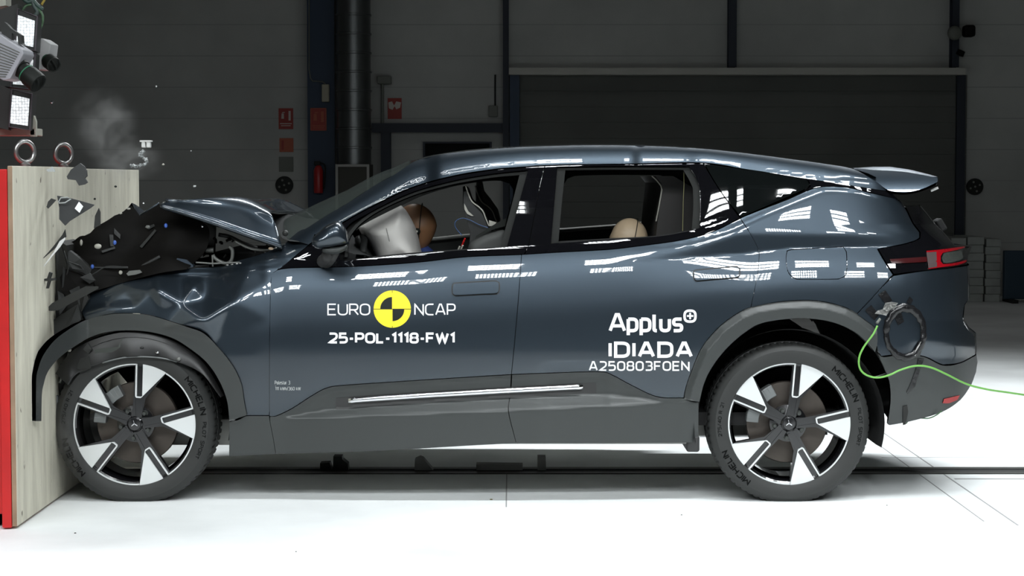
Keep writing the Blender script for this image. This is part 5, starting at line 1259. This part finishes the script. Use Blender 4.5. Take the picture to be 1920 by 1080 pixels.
def dummy(name, label, hc, s, skin, lean, shirt, seat_z, k, arms=True, armp=None):
    e = empty(name, (hc.x+.15, hc.y, seat_z), label, 'dummy')
    mb, R = head_mesh(hc, s, lean=lean); hd = mb.build('head', skin, e, True)
    X = lambda x, y, z: Vector(hc)+R @ (Vector((x, y, z))*s)
    # seam round the skull cap
    mb = MB(); mb.tube([X(.10+.10*math.cos(a), .365*math.sin(a), .50*math.cos(a)*.985) if True else None for a in [2*math.pi*i/40 for i in range(40)]], .0022, 5, closed=True); mb.build('skull_seam', M_SBLK, hd, True)
    for sg in (-1, 1):
        mb = MB(); q = X(.04, sg*.365, -.06); mb.lathe([(.0005,-.014*1),(s*.05,-.012),(s*.07,.0),(s*.07,.01)], q, 'y', 14); mb.build('ear_plug', M_SBLK, hd, True)
    mb = MB(); q = X(.04,-.375,-.06); mb.lathe([(.0005,-.012),(s*.022,-.012),(s*.022,-.004)], q, 'y', 10); mb.build('marker', M_PALE, hd)
    # body: one skinned surface (torso, neck, limbs)
    H = s/.23; J = {}; ed = []
    base = Vector((hc.x+.16*H, hc.y, seat_z+.10*H))
    nk = X(.08, 0, -.55)
    nodes = [('pel', base, .15), ('waist', base.lerp(nk, .35)+Vector((.02,0,0)), .135), ('chest', base.lerp(nk, .68)+Vector((.02,0,0)), .155), ('neck', nk+Vector((.02,0,-.03)), .055), ('nk2', X(.05,0,-.35), .05)]
    for nme, p, r in nodes: J[nme] = (p, r*H)
    ed += [('pel','waist'),('waist','chest'),('chest','neck'),('neck','nk2')]
    for sg, t in ((-1,'n'),(1,'f')):
        sh = base.lerp(nk, .78)+Vector((0, sg*.17*H, 0)); J['sh'+t] = (sh, .06*H)
        el = sh+Vector((-.16*H, sg*.05*H, -.22*H)); J['el'+t] = (el, .045*H)
        wr = el+Vector((-.22*H, -sg*.05*H, .07*H)); J['wr'+t] = (wr, .03*H); J['ha'+t] = (wr+Vector((-.08*H,0,.01)), .035*H)
        hp = base+Vector((-.05, sg*.09*H, -.02)); J['hp'+t] = (hp, .085*H)
        kn = hp+Vector((-.40*H, sg*.03*H, .12*H)); J['kn'+t] = (kn, .058*H)
        an = kn+Vector((-.16*H, 0, -.30*H)); J['an'+t] = (an, .042*H); J['to'+t] = (an+Vector((-.16*H,0,-.02)), .035*H)
        ed += [('chest','sh'+t),('sh'+t,'el'+t),('el'+t,'wr'+t),('wr'+t,'ha'+t),('pel','hp'+t),('hp'+t,'kn'+t),('kn'+t,'an'+t),('an'+t,'to'+t)]
    names = list(J); me = bpy.data.meshes.new('body'); me.from_pydata([tuple(J[n][0]) for n in names], [(names.index(a), names.index(b)) for a, b in ed], [])
    o = link('body', me, shirt, e); sk = o.modifiers.new('skin', 'SKIN'); 
    for i, n in enumerate(names):
        me.skin_vertices[0].data[i].radius = (J[n][1], J[n][1]); me.skin_vertices[0].data[i].use_root = (n == 'pel')
    o.modifiers.new('sub', 'SUBSURF').levels = 1; o.modifiers['sub'].render_levels = 1
    for p in me.polygons: p.use_smooth = True
    sk.use_smooth_shade = True
    return e
dummy('crash_test_dummy', 'brown headed crash test dummy in blue, face pressed into the white airbag', P(779,428,.55), .235, mat('dummy_brown', (0.23,0.115,0.055), .5), -.12, mat('dummy_blue', (0.02,0.04,0.16), .7), .50, 0)
dummy('crash_test_dummy', 'small beige headed crash test dummy sitting low in the rear side window', P(1180,449,.58), .205, mat('dummy_beige', (0.55,0.42,0.28), .45), .0, mat('dummy_dark', (0.03,0.03,0.035), .7), .48, 1)

# ------------------------------------------------------------------ tail: tape ring, loose tape, cable
M_TAPE = mat('black_tape', (0.010,0.010,0.011), .22, bump=.6, bscale=22)
M_TAPG = mat('silver_tape', (0.22,0.22,0.21), .35, bump=.9, bscale=30)
def ringpts(cx, cy, rx, ry, n=72, wob=0, seed=1):
    r = random.Random(seed); w = [r.uniform(-1,1) for _ in range(n)]
    return [(cx+(rx+wob*(w[i]+w[i-1])/2)*math.cos(2*math.pi*i/n), cy+(ry+wob*(w[i]+w[i-1])/2)*math.sin(2*math.pi*i/n)) for i in range(n)]
rg = []
ou = ringpts(1697,623,41,54,72,1.6,1); md = ringpts(1697,624,35,46,72,1.5,2); inn = ringpts(1697,624.5,29.5,38.5,72,1.5,3)
for pts, h in ((ou,.001),(md,.022),(inn,.001)): rg.append([Vector(PV(u, v, DF(u, v)-h-.003).tolist()) for u, v in pts])
mb = MB(); mb.grid(rg, close=True); mb.build('tape_ring', M_TAPE, car, True)
def tape(pts, m=None, off=-.004, name='tape_strip', gr=4):
    panel(name, [(a, b, 1) for a, b in pts], m or M_TAPE, car, off=off, thick=.002, gap=0, grid=gr)
tape([(1647,552),(1660,544),(1673,563),(1661,570)]); tape([(1622,582),(1634,572),(1648,590),(1640,600)]); tape([(1700,566),(1706,556),(1712,562),(1708,570)]); tape([(1675,590),(1690,586),(1695,603),(1684,610)])
tape([(1714,655),(1722,640),(1731,648),(1725,668),(1716,672)]); tape([(1733,672),(1726,690),(1716,725),(1702,738),(1700,735),(1709,716),(1718,690),(1722,672)])
tape([(1693,762),(1701,760),(1703,772),(1698,796),(1693,797)], M_RAG, -.006)
sil = [(1640,588),(1646,582),(1655,580),(1660,568),(1672,566),(1684,568),(1678,576),(1668,582),(1662,592),(1654,590)]
mb = MB(); vv, ff, _ = tri_poly(sil, (), 3.5); r5 = random.Random(5)
mb.add([tuple(PV(a, b, DF(a, b)-.02-.016*r5.random())) for a, b in vv], [tuple(f) for f in ff]); mb.build('crumpled_tape', M_TAPG, car)
mb = MB(); mb.add([tuple(PV(a, b, DF(a, b)-.016)) for a, b in [(1733,637),(1728,646),(1722,658),(1716,668),(1713,664),(1720,650),(1727,640)]], [(0,1,5,6),(1,2,4,5),(2,3,4)]); mb.build('crumpled_tape', mat('pale_tape',(0.45,0.44,0.43),.3), car)  # pale grey strip over the lower right of the tape ring
mb = MB(); mb.tube([P(1644,606,-.02),P(1650,598,-.005)], .006, 8); mb.build('cable_socket', M_SIGNG, car)
gc = empty('green_cable', P(1645,611,-.02), 'bright green cable drooping from the rear wing and running off to the right', 'cable')
cp = [(1645,611,-.025),(1637,627,-.035),(1620,650,-.045),(1611,670,-.05),(1612,690,-.05),(1624,703,-.05),(1645,708,-.05),(1668,703,-.045),(1690,693,-.04),(1718,686,-.03),(1745,689,-.02),(1775,702,.0),(1812,720,.05),(1850,730,.12),(1890,736,.25),(1930,742,.4),(1990,752,.5),(2080,785,.6),(2180,850,.65),(2260,886,.66)]
mb = MB(); mb.tube(spline([P(*p) for p in cp], 8), .0046, 10); mb.build('cable_strand', mat('cable_green', (0.16,0.42,0.08), .4), gc, True)
g2 = empty('bumper_cable', P(1725,786,.1), 'short thin dark cable hanging just below the rear bumper', 'cable')
mb = MB(); mb.tube(spline([P(u,v,.12) for u,v in [(1690,788),(1698,794),(1703,789),(1712,783),(1728,784),(1742,784),(1756,778),(1766,770)]], 6), .0028, 8); mb.build('cable_strand', mat('cable_dkgreen', (0.03,0.08,0.03), .4), g2, True)

# ------------------------------------------------------------------ lamp and camera rig at the upper left
def led_mat():
    m = bpy.data.materials.new('led_matrix'); m.use_nodes = True; nt = m.node_tree; b = nt.nodes['Principled BSDF']
    tc = nt.nodes.new('ShaderNodeTexCoord'); v = nt.nodes.new('ShaderNodeTexVoronoi'); v.inputs['Scale'].default_value = 75; v.inputs['Randomness'].default_value = .25
    r = nt.nodes.new('ShaderNodeMapRange'); r.inputs[1].default_value = 0; r.inputs[2].default_value = .6; r.inputs[3].default_value = 1.5; r.inputs[4].default_value = .35
    nt.links.new(tc.outputs['Object'], v.inputs['Vector']); nt.links.new(v.outputs['Distance'], r.inputs[0]); nt.links.new(r.outputs[0], b.inputs['Emission Strength'])
    b.inputs['Emission Color'].default_value = (.88,.97,1,1); b.inputs['Base Color'].default_value = (.5,.5,.5,1); return m
M_LEDM = led_mat()
mast = empty('lamp_mast', (-2.75, .25, 1.493), 'dark mast with a pale cross beam behind the stacked floodlights at the upper left', 'mast')
mb = MB(); mb.box((-2.80,.20,1.493),(-2.70,.30,3.2)); mb.build('post', M_DKGR, mast)
a = P(0,247,.15); b = P(66,250,.15); mb = MB(); mb.bevbox((-2.80,.15,a.z-.018),(b.x,.30,a.z+.016),.004); mb.build('cross_beam', mat('beam_pale',(0.42,0.42,0.36),.6), mast)
mb = MB(); mb.prism([P(u,v,.15) for u,v in [(57,256),(58,214),(64,218),(67,228),(67,256)]], (0,.03,0)); mb.build('end_plate', mat('beam_pale',(0.42,0.42,0.36),.6), mast)
mb = MB(); mb.box((-2.70,.32,P(0,150,.3).z),(P(62,150,.3).x,.36,P(0,100,.3).z)); mb.build('back_rail', M_DKGR, mast)
mb = MB(); mb.prism([P(u,v,.2) for u,v in [(-12,-5),(11,-5),(11,10),(-12,14)]], (0,.1,0)); mb.build('top_plate', mat('beam_pale',(0.42,0.42,0.36),.6), mast)
def led(face, rim, side, lb, D=.05):
    e = empty('led_floodlight', P(*face[3], D), lb, 'lamp', 'floodlights stacked at the upper left')
    mb = MB(); mb.prism([P(u,v,D) for u,v in rim], (-.02,.18,0)); mb.prism([P(u,v,D+.005) for u,v in side], (-.02,.17,0)); mb.build('housing', M_DKGR, e)
    mb = MB(); mb.prism([P(u,v,D-.006) for u,v in face], (0,.005,0)); mb.build('led_field', M_LEDM, e)
    mb = MB()
    q = [P(u,v,D-.008) for u,v in rim]; mb.tube(q, .004, 6, closed=True); mb.build('bezel', mat('bezel_grey',(0.07,0.06,0.07),.4), e)
    return e
led([(33.5,28),(65,39),(62,88),(30,82)], [(33,16),(70,31),(66,95),(29,88)], [(-14,22),(33,7),(33,60),(29,80),(-14,80)], 'top LED floodlight of the stack, behind the grey ribbed camera')
led([(30,103),(62,112),(58,160),(24,158)], [(29,96),(66,100),(62,168),(20,163)], [(-14,96),(29,96),(22,163),(-14,160)], 'middle LED floodlight of the stack, mostly hidden by the black lens', D=.08)
led([(23,178),(55,185),(52,236),(19,231)], [(22,167),(60,176),(56,244),(17,238)], [(-14,152),(21,168),(16,244),(-14,236)], 'lowest LED floodlight of the stack, above the pale beam')
# high speed camera, pointing down right
M_CAMG = mat('camera_grey', (0.34,0.34,0.37), .45)
def highspeed(label, body, ribs, lens, D, m, dep=.16):
    e = empty('camera', P(*body[0], D), label, 'camera')
    mb = MB(); mb.prism([P(u,v,D) for u,v in body], (.01,dep,0)); o = mb.build('camera_body', m, e)
    bv = o.modifiers.new('bevel', 'BEVEL'); bv.width = .004; bv.segments = 2
    if ribs:
        for i in range(ribs):
            t = i/(ribs-1); a = (0-6+12*t*.2, 76+72*t); mb = MB()
            x0, y0 = -8+(-2)*t, 78+66*t; x1, y1 = 40-28*t, 100+52*t-6*t
            mb.tube([P(x0,y0,D-.002),P(x1*.92,y1*.985,D-.002)], .0026, 6); mb.build('cooling_rib', M_BRK, e)
    mb = MB(); (u0,v0),(u1,v1),r0,r1,yb = lens
    A = P(u0,v0,D+dep*.45); B = P(u1,v1,D+dep*.45-yb); d = (B-A)
    k = 1/413.
    pr = [(0,r0*.8),(.15,r0*.8),(.16,r0),(.32,r0),(.33,r0*.88),(.45,r0*.88),(.46,r0*1.02),(.60,r0*1.02),(.62,r1),(.97,r1),(1,r1*.96),(1.0,r1*.8),(.93,r1*.75)]
    mb.tube([A+d*t for t, r in pr], [r*k for t, r in pr], 28, cap=False); mb.build('lens', M_SBLK, e, True, sharp=40)
    mb = MB(); mb.tube([A+d*.50, A+d*.53], r0*1.05*k, 28); mb.build('lens_ring', mat('ring_green',(0.03,0.20,0.10),.4), e)
    mb = MB(); mb.tube([A+d*.90, A+d*.94], r1*.78*k, 28); mb.build('lens_glass', M_GLASS, e)
    return e
highspeed('large grey ribbed camera with a black lens pointing down right, at the left edge', [(-16,55),(1,66),(22,80),(42,93),(44,101),(19,148),(6,151),(-16,138)], 12, ((28,118),(72,157),17,19,.05), -.28, M_CAMG)
highspeed('smaller pale camera behind the floodlights, its lens turned to the right', [(66,70),(80,72),(95,82),(92,103),(84,118),(80,130),(68,131)], 0, ((77,103),(101,122),11,15,.09), .25, mat('camera_pale', (0.45,0.45,0.45), .45), dep=.12)
mb = MB(); mb.prism([P(u,v,-.20) for u,v in [(3,52),(8,41),(14,46),(20,53),(40,66),(41,80),(44,84),(34,82),(33,68),(22,62),(22,78),(3,68)]], (0,.05,0)); o = mb.build('camera_clamp', M_DKGR); tag(o, 'dark bent clamp holding the ribbed camera in front of the top floodlight', 'clamp')
mb = MB(); mb.box((-2.76,-.1,P(0,60,0).z),(-2.72,.2,P(0,52,0).z)); 
cab = [('green',[(42,20),(48,12),(58,9),(66,12),(72,16),(80,30),(79,45),(74,56),(69,64)],.006,(0.06,0.12,0.06)),('dark green',[(40,-6),(52,4),(62,2),(70,10),(80,18)],.010,(0.03,0.06,0.05)),('yellow',[(88,-8),(82,2),(78,9)],.006,(0.30,0.22,0.03)),('grey green',[(50,-8),(60,0),(64,12),(70,22),(66,30)],.010,(0.05,0.07,0.065))]
for nm, pts, r, col in cab:
    mb = MB(); mb.tube(spline([P(u,v,.22) for u,v in pts], 6), r, 8); o = mb.build('lamp_cable', mat('cable_'+nm.replace(' ','_')+'_rig', col, .5), None, True); tag(o, '%s cable looping over the top floodlight' % nm, 'cable', 'cables above the floodlights')
# ------------------------------------------------------------------ dust and smoke
def puff(name, u, v, D, ru, rv, ry, dens, label, scale=3.0, col=(.8,.8,.78)):
    m = bpy.data.materials.new('smoke_volume'); m.use_nodes = True; nt = m.node_tree; nt.nodes.clear()
    out = nt.nodes.new('ShaderNodeOutputMaterial'); vs = nt.nodes.new('ShaderNodeVolumePrincipled'); vs.inputs['Color'].default_value = (*col, 1)
    tc = nt.nodes.new('ShaderNodeTexCoord'); ln = nt.nodes.new('ShaderNodeVectorMath'); ln.operation = 'LENGTH'
    ns = nt.nodes.new('ShaderNodeTexNoise'); ns.inputs['Scale'].default_value = scale; ns.inputs['Detail'].default_value = 3; ns.inputs['Distortion'].default_value = .6
    nt.links.new(tc.outputs['Object'], ln.inputs[0]); nt.links.new(tc.outputs['Object'], ns.inputs['Vector'])
    f = nt.nodes.new('ShaderNodeMapRange'); f.inputs[1].default_value = 1.0; f.inputs[2].default_value = .15; f.inputs[3].default_value = 0; f.inputs[4].default_value = 1; f.interpolation_type = 'SMOOTHSTEP'
    g = nt.nodes.new('ShaderNodeMapRange'); g.inputs[1].default_value = .42; g.inputs[2].default_value = .68; g.inputs[3].default_value = 0; g.inputs[4].default_value = dens
    mu = nt.nodes.new('ShaderNodeMath'); mu.operation = 'MULTIPLY'
    nt.links.new(ln.outputs['Value'], f.inputs[0]); nt.links.new(ns.outputs['Fac'], g.inputs[0]); nt.links.new(f.outputs[0], mu.inputs[0]); nt.links.new(g.outputs[0], mu.inputs[1])
    nt.links.new(mu.outputs[0], vs.inputs['Density']); nt.links.new(vs.outputs[0], out.inputs['Volume'])
    bm = bmesh.new(); bmesh.ops.create_icosphere(bm, subdivisions=3, radius=1); me = bpy.data.meshes.new(name); bm.to_mesh(me); bm.free()
    o = link(name, me, m); o.location = P(u, v, D); o.scale = (ru/413., ry, rv/413.); tag(o, label, 'smoke', None, 'stuff'); return o
puff('smoke', 195, 235, .6, 75, 85, .35, 3.4, 'thin grey smoke rising above the barrier top', 2.2)
puff('smoke', 235, 300, .5, 85, 55, .35, 2.6, 'faint grey smoke drifting over the barrier corner', 2.2)
puff('dust', 108, 850, -.08, 55, 120, .12, 5.0, 'brown grey dust at the foot of the barrier by the front tyre', 2.5, (.6,.58,.52))
puff('dust', 520, 900, .35, 190, 60, .45, 1.5, 'low haze of dust under the front of the car', 2.5, (.7,.7,.66))
